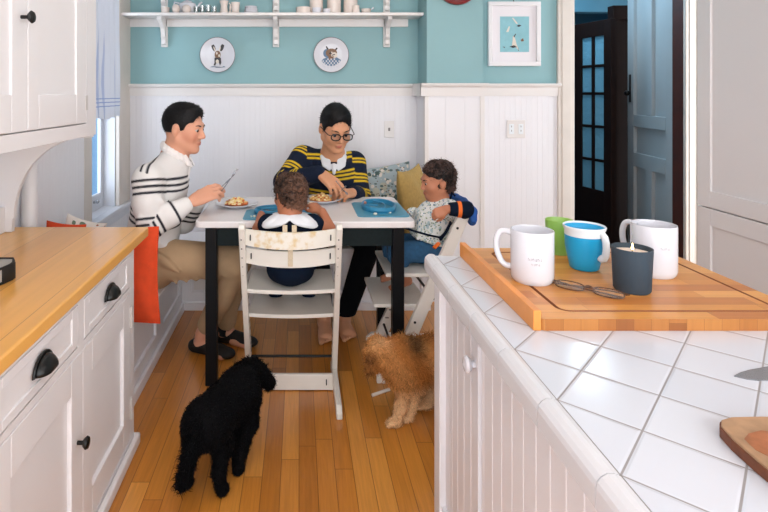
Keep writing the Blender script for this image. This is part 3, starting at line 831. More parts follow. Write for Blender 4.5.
SZ = 1.9845
def sx(px, y=3.94): return (px - HX) * y / F0
def crock(name, label, cat, px0, px1, ytop, prof, group=None, y=3.94, mat='crock', extra=None):
    x = (sx(px0, y) + sx(px1, y)) / 2; r = (sx(px1, y) - sx(px0, y)) / 2; h = EYE - (ytop - HY) * y / F0 - SZ
    o = thing(name, label, cat, (x, y, SZ), group)
    MB().lathe([(a * r, SZ + b * h) for a, b in prof], (x, y, 0), 28).build('body', M[mat], o)
    if extra: extra(o, x, y, r, h)
    return o
cup = [(.0, 0), (.7, 0), (.82, .05), (.96, .5), (1, 1), (.93, 1), (.88, .5), (.6, .1), (0, .08)]
canis = [(0, 0), (.96, 0), (1, .03), (1, .95), (.97, 1), (.9, 1), (.88, .1), (0, .06)]
ball_ = [(0, 0), (.5, 0), (.85, .2), (1, .5), (.85, .82), (.4, 1), (.3, .98), (.0, .98)]
def hnd(side=1, k=.8):
    def f(o, x, y, r, h):
        pts = [(x + side * (r * .92 + math.sin(a) * r * k), y, SZ + h * (.5 + .34 * math.cos(a))) for a in np.linspace(.15, PI - .15, 9)]
        MB().tube(pts, r * .12, 8).build('handle', M['crock'], o)
    return f
crock('cup', 'small plain white cup at the left end of the lower shelf', 'cup', 161, 169.5, 7.5, cup)
def tp(o, x, y, r, h):
    MB().tube([(x + r * .75, y, SZ + h * .35), (x + r * 1.1, y, SZ + h * .55), (x + r * 1.3, y, SZ + h * .85), (x + r * 1.55, y, SZ + h * .95)], [r * .2, r * .14, r * .1, r * .08], 10).build('spout', M['ceramic'], o)
    MB().tube([(x - r * .85, y, SZ + h * .85), (x - r * 1.35, y, SZ + h * .95), (x - r * 1.5, y, SZ + h * .55), (x - r * .95, y, SZ + h * .3)], r * .1, 8).build('handle', M['ceramic'], o)
    MB().lathe([(0, SZ + h * .9), (r * .5, SZ + h * .9), (r * .46, SZ + h), (r * .1, SZ + h * 1.1), (r * .14, SZ + h * 1.18), (0, SZ + h * 1.22)], (x, y, 0), 20).build('lid', M['ceramic'], o)
crock('teapot', 'round white teapot with curved spout near the left end of the shelf', 'teapot', 178, 197, 1.5, ball_, y=3.98, mat='ceramic', extra=tp)
crock('creamer', 'small egg-shaped white creamer in front of the teapot handle', 'jug', 172, 180, 4.5, ball_, y=3.89)
crock('sugar_bowl', 'small round white pot in front of the white teapot', 'pot', 182, 191, 5, ball_, y=3.89)
for i, (a, b2, yt) in enumerate(((193.5, 199, 6.5), (199.3, 205, 5.5), (205.3, 211, 5), (211.3, 217, 6.5))):
    crock('glass', ['clear glass nearest the teapot in the row of small glasses', 'second clear glass from the teapot in the row of small glasses', 'clear glass second from the waisted white pitcher', 'clear glass beside the waisted white pitcher'][i], 'glass', a, b2, yt, cup, 'clear glasses on the shelf', y=3.93, mat='glassw')
pit = [(0, 0), (.8, 0), (.86, .05), (.72, .4), (.66, .6), (.8, .85), (.96, 1), (.88, 1), (.6, .6), (.6, .1), (0, .06)]
crock('pitcher', 'waisted white pitcher standing right of the clear glasses', 'pitcher', 219, 229, 1, pit, extra=hnd(1, .45))
crock('pitcher', 'straight white ribbed jug with utensil handles beside the stacked bowls', 'pitcher', 231, 240, 2.5, [(0, 0), (.72, 0), (.8, .1), (.9, .7), (1, 1), (.92, 1), (.7, .1), (0, .06)], extra=hnd(-1, .35))
for i in range(3):
    x = sx(251); z = SZ + i * .0165; r = .052 - .004 * i
    o = MB().lathe([(0, z), (r * .6, z), (r * .95, z + .012), (r, z + .022), (r * .95, z + .022), (r * .6, z + .006), (0, z + .006)], (x, 3.94, 0), 28).build('bowl', M['ceramic'])
    tag(o, ['bottom bowl', 'middle bowl', 'top bowl'][i] + ' of the small white bowl stack right of the jugs', 'bowl', 'stack of white bowls')
crock('cup', 'wide white cup with small printed marks between the middle bracket and the canisters', 'cup', 296, 311, 7.5, [(0, 0), (.9, 0), (1, .1), (1, 1), (.93, 1), (.9, .1), (0, .06)])
for i, (a, b2) in enumerate(((309.5, 323), (327, 341), (343.5, 357.5))):
    o = crock('canister', ['tall white canister', 'tall white canister', 'tall cream canister'][i] + ' with a lid, ' + ['leftmost', 'middle', 'rightmost'][i] + ' of the three on the shelf', 'canister', a, b2, -6, canis, 'tall canisters on the shelf', y=3.97,
              extra=lambda o, x, y, r, h: MB().lathe([(0, SZ + h), (r * .98, SZ + h), (r * .98, SZ + h * 1.08), (r * .2, SZ + h * 1.1), (r * .2, SZ + h * 1.2), (0, SZ + h * 1.2)], (x, y, 0), 24).build('lid', M['crock'], o))
crock('cup', 'small white cup in front of the leftmost tall canister', 'cup', 312, 321.5, 8, cup, y=3.88, mat='ceramic')
crock('cup', 'small white cup in front of the gap left of the middle canister', 'cup', 323, 330.5, 9, cup, y=3.88, mat='ceramic')
crock('salt_shaker', 'small pinkish shaker in front of the rightmost tall canister', 'shaker', 352, 360, 5, [(0, 0), (.8, 0), (.95, .1), (.8, .7), (.85, .9), (.5, 1), (0, 1)], y=3.88)
def spoon(o, x, y, r, h): MB().tube([(x + r * .1, y, SZ + h * .5), (x + r * .9, y, SZ + h * .7), (x + r * 1.5, y, SZ + h * 1.15)], [r * .1, r * .09, r * .16], 8).build('handle', M['ceramic'], o)
crock('sauce_boat', 'low white bowl with a rising handle at the right end of the crockery', 'bowl', 361, 371, 8.5, [(0, 0), (.5, 0), (.9, .4), (1, .9), (.93, .9), (.5, .2), (0, .15)], extra=spoon)

# decorated plates
RotY = Matrix.Rotation(PI / 2, 3, 'X')   # z of the profile -> towards -y
def wall_plate(px, py, rp, label):
    y = YB - .002; x = (px - HX) * y / F0; z = EYE - (py - HY) * y / F0; r = rp * y / F0
    o = thing('decorative_plate', label, 'plate', (x, y, z - r), 'animal plates on the teal wall')
    MB().lathe([(0, 0), (r * .55, 0), (r * .62, .006), (r * .97, .02), (r, .024), (r * .97, .027), (r * .66, .014), (r * .6, .012), (0, .012)], (x, y, z), 48, rot=RotY).build('dish', M['ceramic'], o)
    MB().tube([(x + r * .99 * math.cos(a), y - .0255, z + r * .99 * math.sin(a)) for a in np.linspace(0, 2 * PI, 48, endpoint=False)], .0025, 6, closed=True).build('rim', M['switchd'], o)
    return o, x, y - .012, z, r
def flat(par, name, pts, x, y, z, r, mat, t=.0012, ofs=0.0):
    MB().prism([(x + a * r, z + b * r) for a, b in pts], 1, y - ofs, y - ofs - t).build(name, M[mat], par)
def ell2(cx, cy, a, b, n=18, rot=0):
    return [(cx + a * math.cos(t) * math.cos(rot) - b * math.sin(t) * math.sin(rot), cy + a * math.cos(t) * math.sin(rot) + b * math.sin(t) * math.cos(rot)) for t in np.linspace(0, 2 * PI, n, endpoint=False)]
o, x, y, z, r = wall_plate(218, 55, 17.6, 'round white wall plate painted with a brown long-eared rabbit')
q = [('ear', ell2(-.27, .47, .11, .26, rot=.35), 'ink'), ('ear', ell2(.27, .47, .11, .26, rot=-.35), 'ink'), ('ear', ell2(-.2, .36, .04, .18, rot=.35), 'inkw'), ('ear', ell2(.13, .36, .04, .18, rot=-.25), 'inkw'),
     ('head_print', ell2(-.0, .0, .19, .26), 'inkb'), ('body_print', [(-.2, -.18), (.2, -.18), (.23, -.5), (.15, -.68), (.06, -.45), (-.06, -.45), (-.15, -.68), (-.26, -.66), (-.2, -.5)], 'ink'), ('bow_print', ell2(-.02, -.42, .1, .13), 'inkw'),
     ('face_print', ell2(-.05, .1, .05, .08), 'inkw'), ('face_print', ell2(.1, -.05, .06, .09), 'inkw'), ('grass_print', [(-.5, -.78), (.5, -.78), (.4, -.7), (.25, -.8), (.1, -.74), (-.1, -.8), (-.3, -.72)], 'inkblue')]
for i, (nm, pts, mt) in enumerate(q): flat(o, nm, pts, x, y, z, r * .9, mt, ofs=.0009 * i)
o, x, y, z, r = wall_plate(331, 55, 17.6, 'round white wall plate painted with an owl in a blue checked shirt')
q = [('shirt_print', [(-.66, -.45), (-.5, -.25), (-.2, -.12), (.3, -.12), (.6, -.3), (.7, -.5), (.5, -.75), (.2, -.86), (-.2, -.86), (-.5, -.72)], 'inkblue'),
     ('tuft_print', [(-.34, .52), (-.28, .56), (-.16, .38), (-.24, .3)], 'ink'), ('tuft_print', [(.42, .42), (.34, .46), (.24, .34), (.32, .28)], 'ink'),
     ('cheek_print', ell2(-.3, .1, .2, .26), 'inkblue'), ('head_print', ell2(.02, .12, .36, .28), 'inkb'), ('cheek_print', ell2(.2, -.02, .2, .18), 'inkw'), ('eye_print', ell2(-.02, .12, .12, .06, rot=.4), 'ink'),
     ('eye_print', ell2(.04, .16, .05, .04), 'inkw'), ('beak_print', ell2(.14, .0, .12, .035, rot=.3), 'ink'), ('collar_print', [(-.2, -.1), (.2, -.1), (.05, -.3), (-.1, -.32)], 'inkb')]
for i, (nm, pts, mt) in enumerate(q): flat(o, nm, pts, x, y, z, r * .9, mt, ofs=.0009 * i)
ck = MB()
for i in range(-6, 7):
    for j in range(5):
        u = i * .1; v = -.28 - j * .12
        if (i + j) % 2 == 0 and abs(u) < .62 - max(0, (-.6 - v)) * 1.2 and v < -.2 - abs(u) * .2: ck.box((x + u * r * .9 - .0045, y - .0115, z + v * r * .9 - .0055), (x + u * r * .9 + .0045, y - .0095, z + v * r * .9 + .0055))
ck.build('check_print', M['ceramic'], o)
# red round dish at the top edge
yy = YC; x = (456.5 - HX) * yy / F0; zc = 2.172; r = .152
o = thing('wall_dish', 'dark red round wall piece whose lower rim shows at the top of the photo', 'wall piece', (x, yy - .002, zc - r))
MB().lathe([(0, 0), (r * .8, 0), (r, .02), (r * .98, .035), (r * .9, .04), (r * .8, .025), (0, .025)], (x, yy - .002, zc), 48, rot=RotY).build('case', M['red'], o)
MB().lathe([(0, .026), (r * .78, .026), (r * .78, .028), (0, .028)], (x, yy - .002, zc), 40, rot=RotY).build('face', M['paper'], o)
# framed print
yf = YR - .002
def pf(px, py, y=YR - .03): return (px - HX) * y / F0, EYE - (py - HY) * y / F0
x0, z1 = pf(488.5, 1.5); x1, z0 = pf(541, 66)
o = thing('picture_frame', 'white wooden frame with a wide mat around a small aqua bird print', 'picture', ((x0 + x1) / 2, yf, z0))
fw = .03
MB().box((x0, yf - .03, z0), (x1, yf, z0 + fw), .003).box((x0, yf - .03, z1 - fw), (x1, yf, z1), .003).box((x0, yf - .03, z0 + fw), (x0 + fw, yf, z1 - fw), .003).box((x1 - fw, yf - .03, z0 + fw), (x1, yf, z1 - fw), .003).build('frame', M['white'], o)
MB().box((x0 + fw, yf - .014, z0 + fw), (x1 - fw, yf - .006, z1 - fw)).build('mat_board', M['paper'], o)
ax0, az1 = pf(500, 16.5, YR - .016); ax1, az0 = pf(529, 52, YR - .016)
pr = MB().box((ax0, yf - .0155, az0), (ax1, yf - .014, az1)).build('print', M['artblue'], o)
def mark(pts, mt, nm='bird_print'):
    MB().prism([pf(a, b2, YR - .018) for a, b2 in pts], 1, yf - .0155, yf - .0165).build(nm, M[mt], pr)
mark([(516.5, 26), (519, 24.5), (521.5, 25.5), (519, 27)], 'ink'); mark([(512, 18), (513, 17.6), (518, 23.6), (516.5, 24)], 'inkw')
mark([(506, 32), (509, 26), (510, 27), (508.5, 32)], 'inkw'); mark([(512, 46), (513, 36), (515, 38), (516.5, 44), (519.5, 51), (516, 47.5)], 'inkw')
mark([(509.5, 46.5), (514, 45.2), (517, 47), (513, 48)], 'ink'); mark([(513.5, 36.5), (515.5, 33.5), (516, 34.3), (514.3, 37.5)], 'ink'); mark([(520.5, 40), (523, 38), (524, 41), (521.5, 41.5)], 'inkb')
mark([(502.5, 46.5), (505, 47), (504.5, 48)], 'ink'); mark([(518, 47), (519, 50.5), (518.3, 51)], 'ink')
MB().tube([(x1 * .5 + x0 * .5, yf - .006, z1 + .012), (x1 * .5 + x0 * .5, yf - .012, z1)], .004, 6).build('hook', M['dark_metal'], o)
# switch and outlet
def plate(px0, px1, py0, py1, y, name, label, kind):
    xa = (px0 - HX) * y / F0; xb = (px1 - HX) * y / F0; za = EYE - (py1 - HY) * y / F0; zb = EYE - (py0 - HY) * y / F0
    o = thing(name, label, kind, ((xa + xb) / 2, y, za))
    MB().box((xa, y - .007, za), (xb, y, zb), .003).build('cover_plate', M['switch'], o)
    return o, (xa + xb) / 2, (za + zb) / 2, xb - xa, zb - za
o, cx, cz, ww, hh = plate(384, 394, 121, 137.5, YB - .012, 'light_switch', 'white single light switch on the boarded wall above the floral pillow', 'switch')
MB().box((cx - .007, YB - .026, cz - .012), (cx + .007, YB - .018, cz + .012), .002).build('toggle', M['switchd'], o)
o, cx, cz, ww, hh = plate(506.5, 525, 120, 138, YR - .012, 'wall_outlet', 'white double outlet plate on the boarded wall below the framed print', 'outlet')
for sgn in (-1, 1):
    MB().box((cx + sgn * .033 - .017, YR - .0215, cz - .035), (cx + sgn * .033 + .017, YR - .0185, cz + .035), .002).build('socket_face', M['whiteplastic'], o)
    s_ = MB()
    for dz in (-.018, .012): s_.box((cx + sgn * .033 - .002, YR - .0225, cz + dz), (cx + sgn * .033 + .002, YR - .0214, cz + dz + .013))
    s_.build('socket_slots', M['switchd'], o)

# curtain
o = thing('cafe_curtain', 'sheer white curtain with thin blue stripes hanging in the left window', 'curtain', (XL + .06, 3.45, 1.26))
vs = []; fs = []; ny = 60; nz = 10
for side in (0, 1):
    for j in range(nz + 1):
        z = 1.265 + (2.3 - 1.265) * j / nz
        for i in range(ny + 1):
            t = i / ny; yv = 3.12 + .52 * t
            xv = XL + .075 + .018 * math.sin(t * 38) * (1 - .4 * j / nz) + .008 * math.sin(t * 71 + 1) + side * .002
            vs.append((xv, yv + .01 * math.sin(j * .7) , z + .008 * math.sin(t * 9)))
n1 = ny + 1; tot = (nz + 1) * n1
for s_ in range(2):
    for j in range(nz):
        for i in range(ny):
            a = s_ * tot + j * n1 + i; fs.append((a, a + 1, a + n1 + 1, a + n1))
for j in range(nz):
    for i in (0, ny):
        a = j * n1 + i; fs.append((a, a + n1, a + n1 + tot, a + tot))
for i in range(ny): fs.append((i, i + 1, i + 1 + tot, i + tot))
m = MB(); m.add(vs, fs, True); m.build('cloth', M['curtain'], o)
MB().tube([(XL + .075, 3.08, 2.3), (XL + .075, 3.70, 2.3)], .009, 10).build('rod', M['steel'], o)
# pipe on the left wall
o = MB().tube([(XL + .06, 2.47, .406), (XL + .06, 2.47, 2.7)], .034, 20).build('heating_pipe', M['white'])
tag(o, 'white painted vertical pipe standing against the left boarded wall under the arch', 'pipe')

# ================================================================== benches
def panel_front_x(mb, x, y0, y1, z0, z1, st=.07, d=.014):
    """framed panels on a face at plane x looking +x"""
    mb.box((x - .02, y0, z0), (x, y0 + st, z1)); mb.box((x - .02, y1 - st, z0), (x, y1, z1))
    mb.box((x - .02, y0 + st, z0), (x, y1 - st, z0 + st)); mb.box((x - .02, y0 + st, z1 - st), (x, y1 - st, z1))
    mb.box((x - .025, y0, z0), (x - d, y1, z1))
o = thing('built_in_bench', 'long white built-in bench along the left wall under the seated man in the striped shirt', 'bench', (-1.0, 2.9, 0))
bf = MB(); bf.box((XL + .02, 2.42, .0), (-.79, 3.6, .36))
for a, b2 in ((2.42, 3.02), (3.02, 3.60)): panel_front_x(bf, -.765, a, b2, .05, .375)
bf.box((-.764, 2.42, 0), (-.745, 3.584, .055), .004); bf.build('bench_front', M['bead'], o)
MB().box((XL + .014, 2.54, .375), (-.70, 3.583, .405), .006).build('bench_seat', M['white'], o)
o = thing('built_in_bench', 'white built-in bench along the back wall behind the black-legged table', 'bench', (0, 3.8, 0))
bf = MB(); bf.box((XL + .02, 3.62, 0), (.86, YB - .014, .374)).box((-.77, 3.585, 0), (.86, 3.62, .055), .004)
xs = [-.765, -.2, .35, .86]
for a, b2 in zip(xs[:-1], xs[1:]):
    bf.box((a, 3.6, .055), (a + .06, 3.62, .375)); bf.box((b2 - .06, 3.6, .055), (b2, 3.62, .375)); bf.box((a + .06, 3.6, .055), (b2 - .06, 3.62, .12)); bf.box((a + .06, 3.6, .31), (b2 - .06, 3.62, .375)); bf.box((a + .06, 3.612, .12), (b2 - .06, 3.6195, .31))
bf.build('bench_front', M['bead'], o)
MB().box((XL + .014, 3.585, .375), (.866, YB - .014, .405), .006).build('bench_seat', M['white'], o)
gr = MB(); gr.box((-.69, 3.605, .13), (-.28, 3.612, .30), .002)
for i in range(26):
    for j in range(10): gr.box((-.68 + i * .0152, 3.6035, .138 + j * .016), (-.672 + i * .0152, 3.6055, .146 + j * .016))
gr.build('vent_grille', M['switch'], o)

# ================================================================== left cabinets
FX = -.665
o = thing('base_cabinet', 'white base cabinet with bronze cup pulls under the maple counter', 'cabinet', (-.95, 1.4, 0))
MB().box((XL + .015, -.3, .0), (FX - .022, 2.195, .80)).build('body', M['cab'], o)
fr = MB(); fr.box((FX - .022, -.3, 0), (FX, 2.215, .05)).box((FX - .022, -.3, .785), (FX, 2.215, .80)).box((FX - .022, -.3, .635), (FX, 2.215, .655))
for a, b2 in ((2.165, 2.215), (1.655, 1.70), (1.15, 1.19), (.64, .68)): fr.box((FX - .022, a, .05), (FX, b2, .635)).box((FX - .022, a, .655), (FX, b2, .785))
fr.box((XL + .015, 2.196, 0), (FX - .023, 2.214, .80)); fr.build('face_frame', M['cab'], o)
MB().box((FX - .0, -.3, 0), (FX + .022, 2.236, .045), .008).box((XL + .03, 2.215, 0), (FX + .022, 2.236, .045), .008).build('base_trim', M['cab'], o)
def cup_pull(y, z, par):
    m = MB(); vs = []; fs = []; n = 14; k = 8
    for i in range(k + 1):
        a = PI / 2 * i / k
        for j in range(n + 1):
            b2 = PI * j / n
            vs.append((FX + .004 + .030 * math.sin(a) , y + .048 * math.cos(b2) * (.35 + .65 * math.cos(a) ) * 1.0, z - .016 + .040 * math.sin(b2) * (.0 + 1.0 * math.cos(a) ) ))
    for i in range(k):
        for j in range(n): q = i * (n + 1) + j; fs.append((q, q + 1, q + n + 2, q + n + 1))
    m.add(vs, fs, True)
    m.box((FX, y - .054, z - .018), (FX + .004, y + .054, z - .012), .001)
    rim = [(FX + .004, y + .052 * math.cos(b2), z - .016 + .043 * math.sin(b2)) for b2 in np.linspace(0, PI, 16)]
    m.tube(rim, .0035, 6)
    ob = m.build('cup_pull', M['dark_metal'], par)
    md = ob.modifiers.new('t', 'SOLIDIFY'); md.thickness = .002
def drawer(y0, y1, par):
    d = MB(); d.box((FX - .02, y0, .66), (FX - .004, y1, .782), .002)
    for a, b2, c, e in ((y0, y0 + .04, .66, .782), (y1 - .04, y1, .66, .782), (y0 + .04, y1 - .04, .66, .684), (y0 + .04, y1 - .04, .756, .782)): d.box((FX - .006, a, c), (FX + .001, b2, e), .002)
    q = d.build('drawer', M['cab'], par); cup_pull((y0 + y1) / 2, .722, q); return q
def cdoor(y0, y1, par, knob_y=None, hy=None):
    d = MB(); d.box((FX - .02, y0, .055), (FX - .012, y1, .632)); st = .078
    for a, b2, c, e in ((y0, y0 + st, .055, .632), (y1 - st, y1, .055, .632), (y0 + st, y1 - st, .055, .158), (y0 + st, y1 - st, .53, .632)): d.box((FX - .018, a, c), (FX + .001, b2, e), .003)
    q = d.build('door', M['cab'], par)
    if knob_y: MB().tube([(FX, knob_y, .372), (FX + .022, knob_y, .372)], .006, 8).lathe([(.0, 0), (.012, .0), (.019, .008), (.016, .014), (0, .016)], (FX + .02, knob_y, .372), 18, rot=Matrix.Rotation(PI / 2, 3, 'Y')).build('knob', M['dark_metal'], q)
    if hy:
        for z in (.14, .50): MB().box((FX + .0005, hy - .010, z), (FX + .003, hy + .010, z + .075), .001).tube([(FX + .004, hy, z - .004), (FX + .004, hy, z + .079)], .004, 8).build('hinge', M['hinge'], q)
drawer(1.702, 2.163, o); drawer(1.192, 1.653, o); drawer(.682, 1.148, o)
cdoor(1.702 - .012, 2.163, o, hy=2.168); cdoor(1.192, 1.684, o, knob_y=1.648); cdoor(.682, 1.148, o)
o = MB().box((XL + .015, -.35, .8), (-.652, 2.385, .84), .006).build('countertop', M['counter'])
tag(o, 'golden maple plank countertop on the left base cabinet', 'countertop')
o = MB().box((XL + .012, .0, .8405), (XL + .05, 2.30, .95), .004).build('backsplash_board', M['white'])
tag(o, 'low white board along the back of the maple counter against the wall', 'backsplash')
# upper cabinet
UX = -.86
o = thing('wall_cabinet', 'white upper wall cabinet with a small black knob above the maple counter', 'cabinet', (-1.05, 1.5, 1.245))
MB().box((XL + .013, -.3, 1.255), (UX - .021, 2.33, CEIL - .01)).build('body', M['cab'], o)
fr = MB(); fr.box((UX - .02, -.3, 1.245), (UX, 2.33, 1.296)).box((UX - .02, 2.226, 1.296), (UX, 2.33, CEIL - .01))
fr.build('face_frame', M['cab'], o)
def udoor(y0, y1, par, knob=None):
    d = MB(); z0 = 1.300; z1 = 2.5; st = .097
    d.box((UX - .02, y0 + .001, z0 + .001), (UX - .006, y1 - .001, z1 - .001))
    for a, b2, c, e in ((y0, y0 + st * .75, z0, z1), (y1 - st, y1, z0, z1), (y0 + st * .75, y1 - st, z0, z0 + .115), (y0 + st * .75, y1 - st, z1 - .1, z1)): d.box((UX - .018, a, c), (UX + .001, b2, e), .003)
    q = d.build('door', M['cab'], par)
    if knob:
        MB().tube([(UX, knob, 1.655), (UX + .028, knob, 1.655)], .006, 8).lathe([(0, 0), (.012, 0), (.02, .009), (.016, .015), (0, .017)], (UX + .025, knob, 1.655), 18, rot=Matrix.Rotation(PI / 2, 3, 'Y')).build('knob', M['black'], q)
    return q
q = udoor(1.745, 2.222, o); udoor(1.262, 1.7415, o, knob=1.70); udoor(.78, 1.258, o)
for z in (1.34, 1.36): pass
MB().box((UX + .0005, 2.212, 1.35), (UX + .003, 2.236, 1.41), .001).build('hinge', M['hinge'], q)
# arched end panel between upper cabinet and counter
pts = [(XL + .014, 1.2445), (XL + .014, .842), (-1.195, .842), (-1.19, .90)]
for t in np.linspace(0, 1, 16):
    a = PI / 2 * t; pts.append((-.885 - .30 * math.cos(a), .90 + .335 * math.sin(a)))
pts += [(UX - .002, 1.236), (UX - .002, 1.2445)]
o = MB().prism(pts, 1, 2.285, 2.31).build('arched_end_panel', M['white'])
tag(o, 'white arch-cut bracket panel between the maple counter and the upper cabinet', 'panel')
# device on the counter
o = thing('silver_device', 'flat silver device with a black rim at the left edge on the maple counter', 'device', (-1.03, 1.68, .84))
dv = [(-.900, 1.735), (-.888, 1.705), (-.897, 1.66), (-.94, 1.56), (-1.14, 1.52), (-1.14, 1.76), (-.915, 1.76)]
MB().prism(dv, 2, .846, .890, .002).build('body', M['silver'], o)
MB().tube([(a, b, .890) for a, b in dv], .0045, 8, closed=True).tube([(a, b, .8455) for a, b in dv], .0045, 8, closed=True).prism([(-.886, 1.72), (-.884, 1.70), (-.893, 1.66), (-.90, 1.66), (-.896, 1.70), (-.90, 1.735)], 2, .842, .892, .001).build('rim', M['black'], o)
MB().box((-.925, 1.60, .866), (-.919, 1.68, .870)).build('slot', M['black'], o)

# ================================================================== right tall cabinet
o = thing('tall_cabinet', 'tall white cabinet with sunk panels right of the hall doorway', 'cabinet', (2.5, 1.5, 0))
MB().box((XR + .022, -.2, 0), (2.85, 3.035, CEIL - .01)).build('body', M['cab'], o)
def rdoor(y0, y1, z0, z1, zb, zt, par):
    d = MB(); st = .097
    d.box((XR + .012, y0, z0), (XR + .02, y1, z1))
    for a, b2, c, e in ((y0, y0 + st, z0, z1), (y1 - st, y1, z0, z1), (y0 + st, y1 - st, z0, zb), (y0 + st, y1 - st, zt, z1)): d.box((XR, a, c), (XR + .018, b2, e), .003)
    return d.build('door', M['cab'], par)
for y0, y1 in ((2.25, 3.04), (1.44, 2.245)):
    rdoor(y0, y1, .806, CEIL - .02, .895, CEIL - .12, o); rdoor(y0, y1, .08, .8, .17, .708, o)
MB().box((XR + .001, -.2, 0), (XR + .022, 3.04, .08)).build('toe_board', M['cab'], o)

# ================================================================== island
IX = .465
o = thing('kitchen_island', 'white boarded kitchen island with a round knob in the right foreground', 'island', (1.1, 1.0, 0))
bd = MB(); bd.box((IX + .014, -.2, .02), (1.17, 1.80, .835)); bd.box((.445, 1.745, 0), (.50, 1.812, .835), .004)
bead(bd, -.2, 1.40, .10, .80, IX, 1, -1, pitch=.061, depth=.002, gw=.005)
bead(bd, 1.655, 1.745, .10, .80, IX, 1, -1, pitch=.045, depth=.002, gw=.004)
bd.box((.452, -.2, .79), (.50, 1.745, .835), .003).box((.452, -.2, 0), (.50, 1.745, .11), .003)
bd.build('body', M['bead'], o)
dm = MB(); bead(dm, 1.41, 1.65, .13, .775, IX - .006, 1, -1, pitch=.061, depth=.002, gw=.005); dr = dm.build('door', M['bead'], o)
kr = Matrix.Rotation(-PI / 2, 3, 'Y')
MB().lathe([(.009, 0), (.009, .008), (.016, .012), (.0215, .02), (.019, .027), (0, .031)], (IX - .006, 1.435, .712), 24, rot=kr).build('knob', M['ceramic'], dr)
top = thing('tiled_countertop', 'white diagonal-tiled island countertop with grey grout lines', 'countertop', (.8, 1.0, .835))
MB().box((.4556, -.2, .838), (1.188, 1.812, .88)).build('tile_field', M['tile'], top)
MB().box((.4535, -.2, .846), (.4556, 1.812, .8793)).box((.428, -.2, .84), (.454, 1.81, .874)).build('grout_bed', M['grout'], top)
ns = MB(); yk = .777 - .191 * 5
while yk < 1.80:
    y0, y1 = yk + .0012, min(yk + .191 - .0012, 1.838)
    if y1 - y0 > .03:
        pr_ = [(.4537, .8795), (.4537, .846), (.428, .846), (.428, .832), (.419, .832), (.419, .862), (.421, .871), (.427, .878), (.435, .8825), (.445, .8825)]
        ns.prism(pr_, 1, y0, y1, 0)
    yk += .191
ns.build('edge_tiles', M['tileglaze'], top)
MB().prism([(1.812, .8795), (1.812, .832), (1.838, .832), (1.838, .868), (1.834, .876), (1.826, .88)], 0, .4545, 1.2).build('edge_tiles', M['tileglaze'], top)
# ================================================================== things on the island
CT = .8803
bx0, bx1, by0, by1 = .532, 1.19, 1.248, 1.82
o = thing('cutting_board', 'large maple cutting board with a raised left edge and a juice groove on the tiles', 'cutting board', (.86, 1.53, CT))
BT = CT + .0267
def rr(x0, y0, x1, y1, r, n=6):
    p = []
    for cx, cy, a0 in ((x1 - r, y1 - r, 0), (x0 + r, y1 - r, PI / 2), (x0 + r, y0 + r, PI), (x1 - r, y0 + r, 1.5 * PI)):
        for k in range(n + 1): a = a0 + PI / 2 * k / n; p.append((cx + r * math.cos(a), cy + r * math.sin(a)))
    return p
def ring(mb, outer, inner, zo, zi):
    n = len(outer); vs = [(a, b, zo) for a, b in outer] + [(a, b, zi) for a, b in inner]
    mb.add(vs, [(i, (i + 1) % n, n + (i + 1) % n, n + i) for i in range(n)])
bm_ = MB()
O = rr(bx0 + .018, by0, bx1, by1, .012); gx = (.612, by0 + .042, bx1 - .045, by1 - .045)
G1 = rr(*gx, .03); G2 = rr(gx[0] + .009, gx[1] + .009, gx[2] - .009, gx[3] - .009, .022); Gm = rr(gx[0] + .0045, gx[1] + .0045, gx[2] - .0045, gx[3] - .0045, .026)
ring(bm_, O, G1, BT, BT); gv = MB(); ring(gv, G1, Gm, BT, BT - .006); ring(gv, Gm, G2, BT - .006, BT); gv.build('juice_groove', M['groove'], o)
bm_.add([(a, b, BT) for a, b in G2], [tuple(range(len(G2)))])
bm_.build('board', M['block'], o)
ed = MB(); ring(ed, rr(bx0 + .018, by0, bx1, by1, .012), O, CT, BT); ed.add([(a, b, CT) for a, b in O], [tuple(reversed(range(len(O))))]); ed.build('board_edge', M['blockend'], o)
MB().box((bx0, by0, CT), (bx0 + .018, by1, CT + .046), .0015).build('raised_edge', M['cleat'], o)

